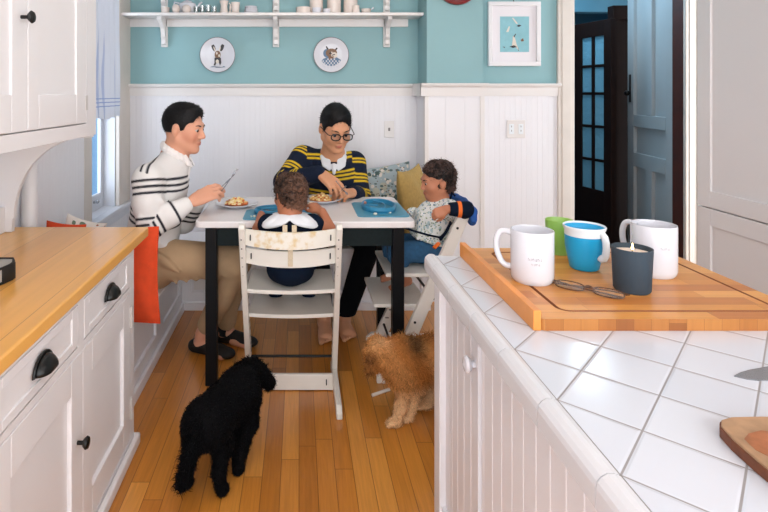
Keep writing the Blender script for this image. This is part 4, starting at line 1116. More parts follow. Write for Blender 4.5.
BTT = BT + .0003
def mug(x, y, r, h, ha, label, txt):
    o = thing('coffee_mug', label, 'mug', (x, y, BTT), 'white coffee mugs')
    z = BTT
    MB().lathe([(0, z), (r * .86, z), (r * .95, z + .006), (r, z + .016), (r, z + h - .004), (r * .985, z + h), (r * .955, z + h), (r * .935, z + h - .005), (r * .92, z + .02), (r * .8, z + .010), (0, z + .010)], (x, y, 0), 64).build('body', M['ceramic'], o)
    d = Vector((math.cos(ha), math.sin(ha), 0)); c = Vector((x, y, z))
    pts = [c + d * a * r + Vector((0, 0, b * h)) for a, b in ((.93, .88), (1.2, .92), (1.5, .89), (1.66, .76), (1.68, .6), (1.6, .45), (1.42, .3), (1.2, .235), (.93, .23))]
    # smooth the loop
    pp = []
    for i in range(len(pts) - 1):
        for t in (0, .25, .5, .75):
            p0 = pts[max(i - 1, 0)]; p1 = pts[i]; p2 = pts[i + 1]; p3 = pts[min(i + 2, len(pts) - 1)]
            pp.append(.5 * ((2 * p1) + (-p0 + p2) * t + (2 * p0 - 5 * p1 + 4 * p2 - p3) * t * t + (-p0 + 3 * p1 - 3 * p2 + p3) * t ** 3))
    pp.append(pts[-1])
    MB().tube(pp, r * .145, 12, flat=1.0).build('handle', M['ceramic'], o)
    # faint grey printed word: small upright strokes wrapped on the body
    pr = MB()
    for row, (zc, a0, a1, hh) in enumerate(txt):
        a = a0; k = 0
        while a < a1:
            wdt = (.030, .045, .022, .038, .05)[k % 5]; hgt = hh * (1, .8, 1, .9)[k % 4]
            for (u0, v0, u1, v1) in (((0, 0, .25, 1), (.25, .75, 1, 1)), ((0, 0, .3, 1),), ((0, 0, 1, .25), (0, 0, .25, 1), (.75, 0, 1, 1)), ((0, .75, 1, 1), (.4, 0, .65, .8)))[k % 4]:
                q = []
                for (u, v) in ((u0, v0), (u1, v0), (u1, v1), (u0, v1)):
                    an = a + u * wdt; q.append((x + (r + .0004) * math.cos(an), y + (r + .0004) * math.sin(an), z + zc + v * hgt))
                pr.add(q, [(0, 1, 2, 3)])
            a += wdt + .02; k += 1
    pr.build('printed_word', M['grey'], o)
    return o
mug(.638, 1.505, .0555, .140, PI * .85, 'white coffee mug with its handle to the left, at the left of the board', [(.068, -2.15, -1.55, .007), (.056, -2.0, -1.6, .005)])
mug(1.006, 1.56, .0575, .142, PI * .62, 'white coffee mug standing behind the dark candle', [(.082, -1.85, -1.5, .006)])
# lime cup
x, y, r = .835, 1.765, .042; z = BTT
o = thing('plastic_cup', 'lime green plastic cup behind the white mug and the blue cup', 'cup', (x, y, z))
MB().lathe([(0, z), (r * .8, z), (r * .84, z + .004), (r * .94, z + .06), (r * 1.0, z + .103), (r * .97, z + .107), (r * .93, z + .103), (r * .88, z + .06), (r * .78, z + .008), (0, z + .008)], (x, y, 0), 48).build('body', M['lime'], o)
MB().lathe([(0, z + .009), (r * .78, z + .009), (r * .87, z + .05), (0, z + .05)], (x, y, 0), 40).build('drink', plain('lime_drink', (140, 200, 70), .3), o)
# blue training cup
x, y, r = .835, 1.61, .056
o = thing('training_cup', 'bright blue toddler cup with a white rim band and white handle', 'cup', (x, y, z))
MB().lathe([(0, z), (r * .62, z), (r * .70, z + .004), (r * .80, z + .03), (r * .92, z + .065), (r * .95, z + .098), (0, z + .098)], (x, y, 0), 48).build('sleeve', M['bluecup'], o)
MB().lathe([(r * .9, z + .097), (r * .955, z + .099), (r * .95, z + .110), (r * 1.03, z + .120), (r * 1.04, z + .124), (r * 1.01, z + .126), (r * .93, z + .118), (r * .88, z + .10), (r * .86, z + .086)], (x, y, 0), 48).build('rim_band', M['whiteplastic'], o)
MB().lathe([(0, z + .104), (r * .87, z + .104), (r * .93, z + .116), (r * .95, z + .121), (r * .9, z + .119), (r * .84, z + .108), (0, z + .108)], (x, y, 0), 48).build('lid', M['bluecup'], o)
ha = -1.12; d = Vector((math.cos(ha), math.sin(ha), 0)); c = Vector((x, y, z))
MB().tube([c + d * a + Vector((0, 0, b)) for a, b in ((.046, .112), (.056, .112), (.064, .104), (.068, .09), (.069, .072), (.067, .055), (.062, .044), (.055, .040), (.048, .044))], .007, 12, flat=1.5).build('handle', M['whiteplastic'], o)
# dark tumbler candle
x, y = .867, 1.432
o = thing('candle_tumbler', 'dark slate tumbler with a lit cream candle inside', 'candle', (x, y, z))
MB().lathe([(0, z), (.040, z), (.0435, z + .005), (.0480, z + .106), (.0480, z + .111), (.0455, z + .111), (.0445, z + .09), (.041, z + .01), (0, z + .01)], (x, y, 0), 56).build('vessel', M['slate'], o)
MB().lathe([(0, z + .08), (.0440, z + .08), (.0448, z + .098), (.03, z + .096), (0, z + .095)], (x, y, 0), 40).build('wax', M['wax'], o)
MB().tube([(x, y, z + .094), (x + .001, y, z + .106)], .0012, 6).build('wick', M['black'], o)
fm, nt, b = new_mat('flame'); b.inputs['Emission Color'].default_value = lin((255, 214, 130)); b.inputs['Emission Strength'].default_value = 9; b.inputs['Base Color'].default_value = (1, .7, .3, 1)
MB().lathe([(0, z + .103), (.0028, z + .107), (.003, z + .111), (.0015, z + .118), (0, z + .123)], (x + .001, y, 0), 12).build('flame', fm, o)
# spectacles on the board: lens front along AB, folded temples behind it
A = Vector((.672, 1.452, BTT)); B = Vector((.803, 1.352, BTT)); u = (B - A).normalized(); nrm = Vector((-u.y, u.x, 0)); W_ = (B - A).length
tilt = Vector((0, 0, 1)) * .86 + nrm * .5
o = thing('eyeglasses', 'folded tortoiseshell reading glasses lying on the cutting board', 'glasses', tuple((A + B) / 2))
fm_ = MB(); hL = .021
for s0 in (.02, .56):
    c0 = A + u * (W_ * (s0 + .21)); pts = []
    for t in np.linspace(0, 2 * PI, 28, endpoint=False):
        ct, st_ = math.cos(t), math.sin(t)
        sup = lambda v: math.copysign(abs(v) ** .75, v)
        pts.append(c0 + u * (.21 * W_ * sup(ct)) + tilt * (hL / 2 * (1 + sup(st_)) ) + Vector((0, 0, .0025)))
    fm_.tube(pts, .0016, 8, closed=True)
br = [A + u * (W_ * (.42 + .16 * t)) + tilt * (.014 + .006 * math.sin(PI * t)) for t in np.linspace(0, 1, 7)]
fm_.tube(br, .0026, 8); fm_.build('frame_front', M['tort'], o)
MB().tube([A + tilt * .016, A + nrm * .012 + tilt * .015 - u * .004, A + nrm * .020 + u * .05 + Vector((0, 0, .006)), A + nrm * .016 + u * W_ * .95 + Vector((0, 0, .003))], [.0022, .0022, .0018, .0024], 8).build('temple', M['tort'], o)
MB().tube([B + tilt * .016, B + nrm * .014 + tilt * .014 + u * .006, B + nrm * .028 - u * .04 + Vector((0, 0, .010)), A + nrm * .026 - u * .012 + Vector((0, 0, .003))], [.0022, .0022, .0018, .0024], 8).build('temple', M['tort'], o)
for s0 in (.02, .56):
    c0 = A + u * (W_ * (s0 + .21)); q = []
    for t in np.linspace(0, 2 * PI, 20, endpoint=False):
        q.append(c0 + u * (.2 * W_ * math.cos(t)) + tilt * (hL / 2 * (1 + .95 * math.sin(t))) + Vector((0, 0, .0025)))
    lm = MB(); lm.add(q + [p + nrm * .001 for p in q], [tuple(range(20)), tuple(reversed(range(20, 40)))] + [(i, (i + 1) % 20, 20 + (i + 1) % 20, 20 + i) for i in range(20)]); lm.build('lens', M['lens'], o)
# round-ended olive board
pts = [(.646, .70), (.6465, .78), (.650, .83), (.657, .862), (.668, .876), (.69, .884), (.74, .886), (.82, .882), (.95, .876), (1.05, .86), (1.10, .80), (1.11, .70), (1.05, .62), (.9, .60), (.72, .62), (.66, .65)]
o = thing('serving_board', 'rustic olive wood board with a dark rim entering from the right edge', 'cutting board', (.9, .75, CT))
m_ = MB(); m_.prism([(.905 + (a - .905) * .988, .76 + (b_ - .76) * .98) for a, b_ in pts], 2, CT + .0168, CT + .0205, .001); m_.build('board', M['olive'], o)
m_ = MB(); m_.prism([(a * 1.0 + (.002 if a < .9 else -.002), b_) for a, b_ in pts], 2, CT, CT + .017, .002); m_.build('bark_edge', M['bark'], o)
MB().lathe([(.0, CT + .0208), (.011, CT + .0208), (.011, CT + .0212), (.0, CT + .0212)], (.668, .765, 0), 20).build('hole_disc', M['black'], o)  # flat black disc painted for the dark inside of a hole
MB().prism([(.664, .80), (.668, .825), (.685, .838), (.71, .846), (.74, .84), (.73, .81), (.70, .80), (.69, .785), (.672, .782)], 2, CT + .0206, CT + .0209).build('wood_figure', plain('rust_wood_figure', (150, 92, 56), .5, noise=.25, nscale=60), o)
# knife
o = thing('kitchen_knife', 'steel kitchen knife blade pointing left on the tiles at the right edge', 'knife', (1.0, 1.06, CT))
pts = [(.827, 1.046), (.850, 1.059), (.876, 1.069), (.923, 1.082), (1.02, 1.095), (1.02, 1.040), (.90, 1.031), (.860, 1.030), (.843, 1.034)]
MB().prism([(a, b_) for a, b_ in pts], 2, CT + .0004, CT + .0022).build('blade', M['steel'], o)
MB().box((1.02, 1.056, CT), (1.14, 1.086, CT + .018), .006).build('handle', M['black'], o)

# ================================================================== dining table
TT = .805
o = thing('dining_table', 'white-topped dining table with black square legs', 'table', (.03, 2.93, 0))
b = bmesh.new()
TX0, TX1, TY0, TY1 = -.50, .560, 2.63, 3.26
MB().prism(rr(TX0, TY0, TX1, TY1, .03), 2, TT - .032, TT, .005).build('tabletop', M['tabletop'], o)
LX = (-.426, .482); LY = (2.69, 3.20)
for x in LX:
    for y in LY: MB().prism([(x - .028, y - .028), (x + .028, y - .028), (x + .028, y + .028), (x - .028, y + .028)], 2, 0, TT - .032, .003).build('leg', M['blackpaint'], o)
MB().box((LX[0], 2.68, .675), (LX[1], 2.70, TT - .032)).box((LX[0], 3.19, .675), (LX[1], 3.21, TT - .032)).box((LX[0] - .01, 2.7, .675), (LX[0] + .01, 3.19, TT - .032)).box((LX[1] - .01, 2.7, .675), (LX[1] + .01, 3.19, TT - .032)).build('apron', M['aprong'], o)

# placemats with raised dish
def placemat(cx, cy, w, d, label, bw, bd, orient):
    o = thing('silicone_placemat', label, 'placemat', (cx, cy, TT), 'blue silicone placemats')
    MB().prism(rr(cx - w / 2, cy - d / 2, cx + w / 2, cy + d / 2, .03), 2, TT, TT + .004, .001).build('mat', M['silicone'], o)
    ri = MB(); n = 48; vs = []; fs = []
    prof = [(1.0, .004), (1.04, .016), (1.0, .028), (.96, .031), (.92, .028), (.90, .010), (.86, .006)]
    ox, oy = cx, cy + (.02 if orient == 'y' else .03)
    for (k, zz) in prof:
        for i in range(n):
            a = 2 * PI * i / n; vs.append((ox + bw * k * math.cos(a), oy + bd * k * math.sin(a), TT + zz))
    for j in range(len(prof) - 1):
        for i in range(n): fs.append((j * n + i, j * n + (i + 1) % n, (j + 1) * n + (i + 1) % n, (j + 1) * n + i))
    ri.add(vs, fs, True)
    if orient == 'y':   # smiling divider between the compartments
        ri.tube([(ox - bw * .0 + .06 * math.cos(t) - .03, oy + bd * .8 * math.sin(t), TT + .022) for t in np.linspace(-1.3, 1.3, 14)], .005, 8)
        ri.tube([(ox - bw * .05 - .0, oy, TT + .020), (ox - bw * .85, oy, TT + .02)], .005, 8)
    else:
        ri.tube([(ox + bw * .8 * math.sin(t), oy + .05 * math.cos(t) - .02, TT + .022) for t in np.linspace(-1.3, 1.3, 14)], .005, 8)
    ri.build('dish_rim', M['silicone2'], o)
    return o
placemat(.422, 2.90, .262, .36, 'blue silicone placemat in front of the child in the leaf-print bib', .088, .135, 'y')
placemat(-.095, 2.775, .36, .235, 'blue silicone placemat in front of the child seen from behind', .13, .085, 'x')
for (x, y, s_, lab) in ((.39, 2.765, .012, 'white crumb of food nearest the front rim of the right placemat'), (.462, 2.80, .007, 'small white crumb right of the dish on the right placemat'), (-.225, 2.71, .012, 'white crumb of food on the left placemat')):
    mm = MB()
    for k in range(5): mm.ball((x + random.uniform(-1, 1) * s_, y + random.uniform(-1, 1) * s_ * .5, TT + .004 + s_ * .35), s_ * random.uniform(.35, .6), 8)
    tag(mm.build('food_crumb', plain('food_white', (232, 226, 210), .7)), lab, 'food', 'crumbs on the placemats')
tag(MB().ball((.355, 2.99, TT + .018), (.014, .011, .009), 10).build('fruit_piece', plain('pink_fruit', (196, 130, 110), .6)), 'small pink food piece in the dish of the right placemat', 'food')

def dinner_plate(x, y, r, label, flabel, cols, seed):
    o = MB().lathe([(0, TT), (r * .55, TT), (r * .6, TT + .004), (r * .98, TT + .02), (r, TT + .022), (r * .98, TT + .024), (r * .62, TT + .010), (0, TT + .009)], (x, y, 0), 48).build('dinner_plate', M['ceramic'])
    tag(o, label, 'plate', 'white dinner plates')
    g = np.random.default_rng(seed); F = Field((x - r * .8, y - r * .7, TT - .0), (x + r * .8, y + r * .7, TT + .09), .0035)
    F.ell((x, y, TT + .018), (r * .55, r * .42, .016), None, .005)
    for k in range(60):
        a = g.uniform(0, 2 * PI); q = g.uniform(0, 1) ** .6; zz = TT + .016 + .034 * (1 - q ** 1.5) * g.uniform(.4, 1)
        F.ell((x + r * .52 * q * math.cos(a), y + r * .4 * q * math.sin(a), zz), tuple(g.uniform(.006, .014, 3)), None, .003)
    def col(V, Nn):
        cell = np.floor(V * 95).astype(int); h = (cell[:, 0] * 73856093 ^ cell[:, 1] * 19349663 ^ cell[:, 2] * 83492791) % 1000 / 1000.
        c = np.array([lin(q)[:3] for q in cols]); idx = np.minimum((h * len(cols)).astype(int), len(cols) - 1)
        idx = np.where(V[:, 2] < TT + .018, 0, idx); return c[idx]
    tag(F.build('plated_food', M['food'], None, col), flabel, 'food')
# ================================================================== wooden high chairs (local: x across, +y towards the table)
def high_chair(label):
    r = thing('high_chair', label, 'high chair', (0, 0, 0), None)
    up = lambda z: .40 - .452 * z
    for q in (-1, 1):
        xo = q * .226; xi = q * .199; a, b2 = min(xo, xi), max(xo, xi); w = .036
        m = MB()
        pts = [(up(.03) - w, .0), (up(.03) + w, .0), (up(.84) + w * .75, .835), (up(.84) + w * .3, .848), (up(.84) - w * .5, .845), (up(.84) - w * .85, .83)]
        m.prism(pts, 0, a, b2, .004); m.build('upright', M['chairwood'], r)
        m = MB(); m.prism([(.0, .0), (.45, .0), (.45, .035), (.42, .062), (.03, .050), (.0, .03)], 0, a, b2, .006); m.build('floor_runner', M['chairwood'], r)
        hm = MB()
        for z in np.arange(.15, .80, .045):
            hm.box((xi - q * .0002 - .0008, up(z) - .010, z - .004), (xi - q * .0002 + .0008, up(z) + .010, z + .004))
            hm.box((a + .008, up(z) - w * .98 - .003, z - .003), (a + .014, up(z) - w * .9, z + .003))
        hm.build('adjustment_slots', M['switchd'], r)
        bo = MB()
        for z in (.76, .60, .30): bo.tube([(xo - q * .002, up(z), z), (xo + q * .0015, up(z), z)], .0065, 12)
        bo.build('bolts', M['black'], r)
    def band(z0, z1, sag, mat, dip=.0):
        vs = []; n = 20
        m = MB(); fs = []
        for i in range(n + 1):
            t = -1 + 2 * i / n; x = t * .203; c = (1 - t * t)
            y = up((z0 + z1) / 2) - .004 - sag * c
            zz0 = z0 - dip * c; zz1 = z1 - dip * .6 * c
            vs += [(x, y - .006, zz0), (x, y + .006, zz0), (x, y + .006, zz1), (x, y - .006, zz1)]
        for i in range(n):
            k = i * 4
            for a in range(4): fs.append((k + a, k + (a + 1) % 4, k + 4 + (a + 1) % 4, k + 4 + a))
        fs += [(0, 3, 2, 1), (n * 4, n * 4 + 1, n * 4 + 2, n * 4 + 3)]
        m.add(vs, fs, True); return m.build('backrest', M[mat], r)
    b1 = band(.752, .822, .040, 'stained', .012); b2 = band(.660, .728, .036, 'chairwood', .012)
    sm = MB()
    for q in (-1, 1):
        for z in (.787, .694): sm.box((q * .176 - .0025, up(z) - .027, z - .012), (q * .176 + .0025, up(z) - .012, z + .012))
    sm.build('bolt_slots', M['black'], r)
    def plate(z, y0, y1, bow):
        pts = []
        for t in np.linspace(-1, 1, 17): pts.append((t * .2, y0 + (1 - bow * (1 - t * t)) * 0 - bow * (1 - t * t)))
        pts += [(.2, y1), (-.2, y1)]
        m = MB(); m.prism(pts, 2, z - .018, z, .003); return m
    plate(.53, .112, .40, .022).build('seat', M['chairwood'], r)
    plate(.38, .212, .46, .018).build('footrest', M['chairwood'], r)
    MB().tube([(-.199, up(.11) + .0, .112), (.199, up(.11) + .0, .112)], .0065, 10).build('rod', M['black'], r)
    m = MB(); m.box((-.2, .235, .004), (.2, .255, .078), .003); st = m.build('stretcher', M['chairwood'], r)
    MB().box((.165, .2335, .028), (.170, .2352, .056)).build('bolt_slots', M['black'], st)
    return r
hc = high_chair('white wooden high chair seen from behind at the near side of the table')
hc2 = dup_tree(hc, (.83, 2.91, 0), PI / 2, 'white wooden high chair seen from the side at the right end of the table')
hc['group'] = hc2['group'] = 'white wooden high chairs'
CX1, CY1 = -.037, 2.385
hc.location = (CX1, CY1, 0)
# harness straps on the back of the first chair (its own)
hs = MB(); n = 8
def wy(y): return CY1 + y
hs.box((CX1 - .012, wy(.036), .655), (CX1 + .010, wy(.041), .742), .001); hs.build('harness_strap', M['beige'], hc)
hs = MB(); hs.box((CX1 - .035, wy(.02), .80), (CX1 - .014, wy(.024), .842), .001); hs.build('harness_strap', M['beige'], hc)
hs = MB(); hs.box((CX1 + .006, wy(.02), .80), (CX1 + .027, wy(.024), .842), .001)
o = hs.build('harness_strap', M['beige'], hc)
MB().tube([(.83 - .25, 2.72, .515), (.83 - .16, 2.72, .40)], .006, 8).build('support_rod', M['black'], None)
bpy.data.objects['support_rod'].name = 'support_rod'
sr = bpy.data.objects['support_rod']; sr.parent = hc2; sr.matrix_parent_inverse = (Matrix.Translation((.83, 2.91, 0)) @ Matrix.Rotation(PI / 2, 4, 'Z')).inverted()

# ================================================================== cushions
def cushion(name, c, w, h, t, R, mat, label, cat='pillow', piping=None, group=None, tilt=None, sag=.04):
    n = 26; vs = []; fs = []
    Rm = R
    def pt(u, v, sd):
        e = max(0, 1 - abs(u) ** 2.6) ** .55 * max(0, 1 - abs(v) ** 2.6) ** .55
        pin = 1 - .06 * (1 - abs(v) ** 2) * 0
        uu = u * (1 - sag * (1 - v * v)); vv = v * (1 - sag * (1 - u * u))
        wr = .004 * math.sin(u * 9 + v * 4) * e
        return Vector((uu * w / 2, sd * (t / 2 * e + .003) + wr, vv * h / 2))
    for sd in (-1, 1):
        for j in range(n + 1):
            for i in range(n + 1): vs.append(Rm @ pt(-1 + 2 * i / n, -1 + 2 * j / n, sd) + Vector(c))
    k = (n + 1) ** 2
    for s_ in (0, 1):
        for j in range(n):
            for i in range(n): q = s_ * k + j * (n + 1) + i; fs.append((q, q + 1, q + n + 2, q + n + 1))
    for i in range(n):
        fs.append((i, i + 1, k + i + 1, k + i)); q = n * (n + 1) + i; fs.append((q, q + 1, k + q + 1, k + q))
        q = i * (n + 1); fs.append((q, q + n + 1, k + q + n + 1, k + q)); q += n; fs.append((q, q + n + 1, k + q + n + 1, k + q))
    m = MB(); m.add(vs, fs, True); o = m.build(name, M[mat]); tag(o, label, cat, group)
    if piping:
        e = []
        for a, b2 in ((-1, -1), (1, -1), (1, 1), (-1, 1)):
            nx = {(-1, -1): (1, 0), (1, -1): (0, 1), (1, 1): (-1, 0), (-1, 1): (0, -1)}[(a, b2)]
            for q in range(12): e.append(Rm @ pt(a + nx[0] * 2 * q / 12, b2 + nx[1] * 2 * q / 12, 0) + Vector(c))
        pm = MB(); pm.tube(e, .005, 6, closed=True); po = pm.build('piping', M[piping], o)
    return o
Rz = lambda a: Matrix.Rotation(a, 3, 'Z'); Rx = lambda a: Matrix.Rotation(a, 3, 'X'); Ry = lambda a: Matrix.Rotation(a, 3, 'Y')
cushion('throw_pillow', (.585, 3.86, .665), .47, .50, .15, Rx(-.22) @ Ry(-.13), 'floral', 'grey-blue floral linen pillow leaning on the wainscot beside the seated man in navy', 'pillow', sag=.07)
cushion('throw_pillow', (.745, 3.53, .675), .42, .54, .14, Rz(1.05) @ Rx(-.16), 'mustard', 'mustard velvet pillow standing behind the child in the leaf-print bib', 'pillow', sag=.08)
cushion('seat_cushion', (-.865, 2.475, .60), .47, .44, .085, Rx(.06), 'orange', 'orange canvas cushion standing upright on the bench against the end of the maple counter', 'cushion', piping='orange', sag=.05)
cushion('seat_cushion', (-1.135, 2.64, .605), .19, .39, .08, Ry(.10), 'orange', 'orange canvas cushion on the bench behind the far corner of the maple counter', 'cushion', sag=.05)
cushion('throw_pillow', (-1.125, 2.77, .60), .20, .39, .09, Rz(.2) @ Ry(.3), 'floralw', 'white floral pillow whose corner shows above the orange cushion by the window', 'pillow', sag=.07)

# ================================================================== people
WHITE, STR1 = lin((224, 222, 220))[:3], lin((24, 27, 38))[:3]
NAVY, YEL = lin((21, 30, 50))[:3], lin((222, 186, 40))[:3]
def seg_t(V, a, b):
    d = np.array(b) - np.array(a); L2 = d @ d; t = ((V - a) @ d) / L2
    tc = np.clip(t, 0, 1); dist = np.linalg.norm(V - (a + tc[:, None] * d), axis=1); return t * math.sqrt(L2), dist
def in_bands(s, centers, w):
    m = np.zeros(len(s))
    for c in centers: m = np.maximum(m, np.clip((w / 2 - np.abs(s - c)) / .004 + .5, 0, 1))
    return m
def edges(Cb, Cs, m): return m[:, None] * np.array(Cs) + (1 - m[:, None]) * np.array(Cb)

# ------------------------------------------------ man in the white striped shirt
S = 1.12
c1 = P(184, 127.5, 2.90); R1 = frame((1, -.22, -.17))
neck1 = P(174, 157.5, 2.90); chest1 = P(159, 198, 2.90); waist1 = P(154, 236, 2.91); pel1 = P(153, 260, 2.93)
shR, shL = P(148, 180, 2.70), P(167, 178, 3.10)
elR, elL = P(150, 227, 2.655), P(184, 222, 3.04)
wrR, wrL = P(191, 202, 2.74), P(200, 199, 2.92)
hipR, hipL = P(152, 259, 2.83), P(155, 259, 3.02)
knR, knL = P(237, 261, 2.86), P(231, 262, 3.06)
anR, anL = P(203, 334, 3.00), P(226, 330, 3.13)
man1 = thing('person', 'person in a white shirt with black stripes and khaki trousers, seated on the left bench', 'person', (-.77, 2.93, .41))
F = Field((-1.12, 2.52, .0), (-.18, 3.34, 1.42), .0052)
S1 = 1.065; T1 = head_shape(F, c1, R1, S1)
F.cap(neck1 + V3(-.005, 0, -.03), T1(0, -.024, -.045), .062, .056, .03)
F.cap(neck1, chest1, .06, .10, .06); F.cap(chest1, waist1, .10, .095, .05); F.cap(waist1, pel1, .10, .105, .05); F.cap(shR, shL, .05, .05, .05)
for a, e, w_ in ((shR, elR, wrR), (shL, elL, wrL)): F.chain([a, e, w_], [.045, .036, .027], .015)
for a, k_, n_ in ((hipR, knR, anR), (hipL, knL, anL)): F.chain([a, k_, n_], [.075, .052, .036], .02)
hR = P(226, 185, 2.80) - wrR; hL = P(222, 186, 2.86) - wrL
hand(F, wrR, hR, (-.35, -.75, .55), S * 1.1, thumb=-1, curl=(14, 34, 24), tcurl=.01)
hand(F, wrL, hL, (-.3, .75, .55), S, thumb=1, curl=(18, 36, 26), tcurl=.01)
foot(F, anR, (.85, -.35, 0), S, False); foot(F, anL, (.8, -.3, 0), S, False)
def ex1(C, q, V):
    m = np.exp(-(((np.abs(q[:, 0]) - .046) / .022) ** 2 + ((q[:, 2] + .035) / .022) ** 2)) * (q[:, 1] > .02)
    ros = np.array(lin((206, 120, 96))[:3]); return C * (1 - .5 * m[:, None]) + ros * .5 * m[:, None]
F.build('body', M['skin'], man1, head_skin(c1, R1, S1, (216, 158, 130), (176, 96, 84), ex1))
eyes(c1, R1, S1, man1, (0, -.002)); short_hair(c1, R1, S1, man1)
# shirt
F = Field((-1.15, 2.48, .42), (-.38, 3.34, 1.2), .0048)
F.ell((neck1 + chest1) / 2 + V3(.0, 0, -.02), (.115, .185, .12), None, .04)
F.ell(chest1 + V3(-.002, 0, -.02), (.135, .19, .15), None, .05); F.ell(waist1 + V3(0, 0, .03), (.135, .17, .17), None, .05); F.ell(pel1 + V3(.0, 0, .02), (.145, .185, .10), None, .05)
F.cap(shR, shL, .068, .068, .06); F.cap(neck1 + V3(0, 0, -.03), neck1 + V3(.004, 0, .005), .085, .068, .04)
F.cap(neck1 + V3(-.02, -.04, -.03), shR, .06, .062, .04); F.chain([shR, (shR + elR) / 2 + V3(-.008, 0, 0), elR], [.068, .067, .060], .03); F.chain([elR, (elR + wrR) / 2, wrR + (elR - wrR) * .16], [.062, .058, .043], .02)
F.chain([shL, elL], [.076, .060], .03); F.chain([elL, wrL + (elL - wrL) * .12], [.058, .042], .02)
for k in range(26):      # soft folds
    t = rng.uniform(0, 1); a = elR + rng.normal(0, .02, 3); b_ = a + V3(rng.uniform(-.06, .03), -.045, rng.uniform(-.05, .09))
for (a, b_) in ((elR + V3(-.03, -.05, .05), elR + V3(.045, -.045, .01)), (elR + V3(-.035, -.05, .02), elR + V3(.05, -.035, -.02)), (chest1 + V3(.06, -.14, -.10), elR + V3(.06, -.0, .12)), (waist1 + V3(.10, -.12, -.03), waist1 + V3(.02, -.17, .03)), (waist1 + V3(.11, -.10, -.07), waist1 + V3(.0, -.17, -.03))):
    F.cap(a, b_, .010, .008, .03)
F.ell(neck1 + V3(.035, 0, .070), (.080, .078, .065), None, .006, True)
def shirt1(V, Nn):
    tR, dR = seg_t(V, shR, elR); fR, eR = seg_t(V, elR, wrR); tL, dL = seg_t(V, shL, elL); fL, eL = seg_t(V, elL, wrL)
    ax = (neck1 - pel1) / np.linalg.norm(neck1 - pel1); s = (neck1 - V) @ ax
    body = in_bands(s, (.075, .105, .135, .275, .305, .335, .44, .47, .50), .0125)
    # V-shaped chest bands lean with the shoulder
    arm = in_bands(tR, (.005, .035, .065, .185, .215), .0125); fore = in_bands(fR, (.02, .05, .135), .0125)
    armL = in_bands(tL, (.03, .06, .09, .21), .0125)
    dt = np.minimum.reduce([np.abs((V - chest1)[:, 0]) * 0 + .105 + 0 * s, dR * 1e3])
    m = body.copy()
    isR = (dR < .088) & (V[:, 1] < chest1[1] - .135); m[isR] = arm[isR]
    isF = (eR < .075) & (fR > .0) & (eR < dR + .002); m[isF] = fore[isF]
    isL = (dL < .088) & (V[:, 1] > chest1[1] + .135); m[isL] = armL[isL]
    isS = (s < .045) & (V[:, 1] < chest1[1] - .04); m[isS] = in_bands(V[:, 0] - shR[0], (-.02, .012), .012)[isS]
    return edges(WHITE, STR1, m)
F.build('shirt', M['knit'], man1, shirt1)
# collar and placket
F = Field(neck1 - .14, neck1 + .14, .0042)
pts = [neck1 + V3(.070 * math.cos(a) * (1.0) + .008, .072 * math.sin(a), .018 - .036 * math.cos(a)) for a in np.linspace(.55, 2 * PI - .55, 16)]
top = [p + V3(-.004 * 0, 0, .028) for p in pts]
for i in range(15):
    F.cap(pts[i] * 1.0, pts[i + 1], .008, .008, .008); F.cap(top[i] + (neck1 - top[i]) * V3(.10, .10, 0), top[i + 1] + (neck1 - top[i + 1]) * V3(.10, .10, 0), .006, .006, .012)
    F.cap((pts[i] + top[i]) / 2, (pts[i + 1] + top[i + 1]) / 2, .008, .008, .01)
for q in (0, 15):
    e = pts[q]; sg = 1 if q == 0 else -1
    for t in np.linspace(0, 1, 5): F.cap(top[q] * (1 - t) + pts[q] * t, e + V3(.035 - .02 * t, sg * (-.012 + .03 * t), -.035 + .012 * t), .006, .004, .008)
F.cap(neck1 + V3(.085, 0, -.03), chest1 + V3(.135, -.01, .03), .010, .010, .01)
F.build('collar', plain('white_collar_cloth', (232, 228, 226), .8), man1)
# trousers
F = Field((-1.1, 2.66, .06), (-.18, 3.30, .70), .006)
F.ell(pel1 + V3(-.01, 0, -.03), (.15, .19, .125), None, .05)
for a, k_, n_ in ((hipR, knR, anR), (hipL, knL, anL)):
    n2 = n_ + (k_ - n_) * .14
    F.chain([a, k_ + (a - k_) * .06], [.108, .084], .04); F.chain([k_, (k_ + n_) / 2 + V3(.006, 0, 0), n2], [.078, .062, .054], .03)
for i in range(7):
    p = knR + V3(-.05 - .05 * i, -.075, .03 - .008 * i); F.cap(p, p + V3(.05, .01, -.075), .010, .006, .022)
for i in range(4):
    p = hipR + V3(.02 + .02 * i, -.09, .07 - .02 * i); F.cap(p, p + V3(.08, -.01, -.045), .012, .006, .02)
F.build('trousers', M['khaki'], man1)
for nm, a, d in (('R', anR, V3(.85, -.35, 0)), ('L', anL, V3(.8, -.3, 0))):
    d = d / np.linalg.norm(d); sd = np.cross(d, (0, 0, 1)); F = Field(V3(a[0] - .12, a[1] - .2, 0), V3(a[0] + .30, a[1] + .15, .16), .0045)
    b0 = V3(a[0], a[1], 0)
    F.ell(b0 - d * .045 + V3(0, 0, .036), V3(.040, .045, .036), np.stack([sd, d, (0, 0, 1)], 1), .02)
    F.cap(b0 + V3(0, 0, .042), b0 + d * .10 + V3(0, 0, .036), .042, .036, .02); F.ell(b0 + d * .135 + V3(0, 0, .028), V3(.046, .062, .028), np.stack([sd, d, (0, 0, 1)], 1), .02)
    F.plane_cut(V3(0, 0, .004), (0, 0, -1)); F.build('shoe', M['shoe'], man1)
    if nm == 'L': MB().tube([b0 + V3(0, 0, .05), b0 + V3(.0, 0, .10), a + (knL - a) * .2], [.046, .044, .044], 16).build('sock', M['black'], man1)

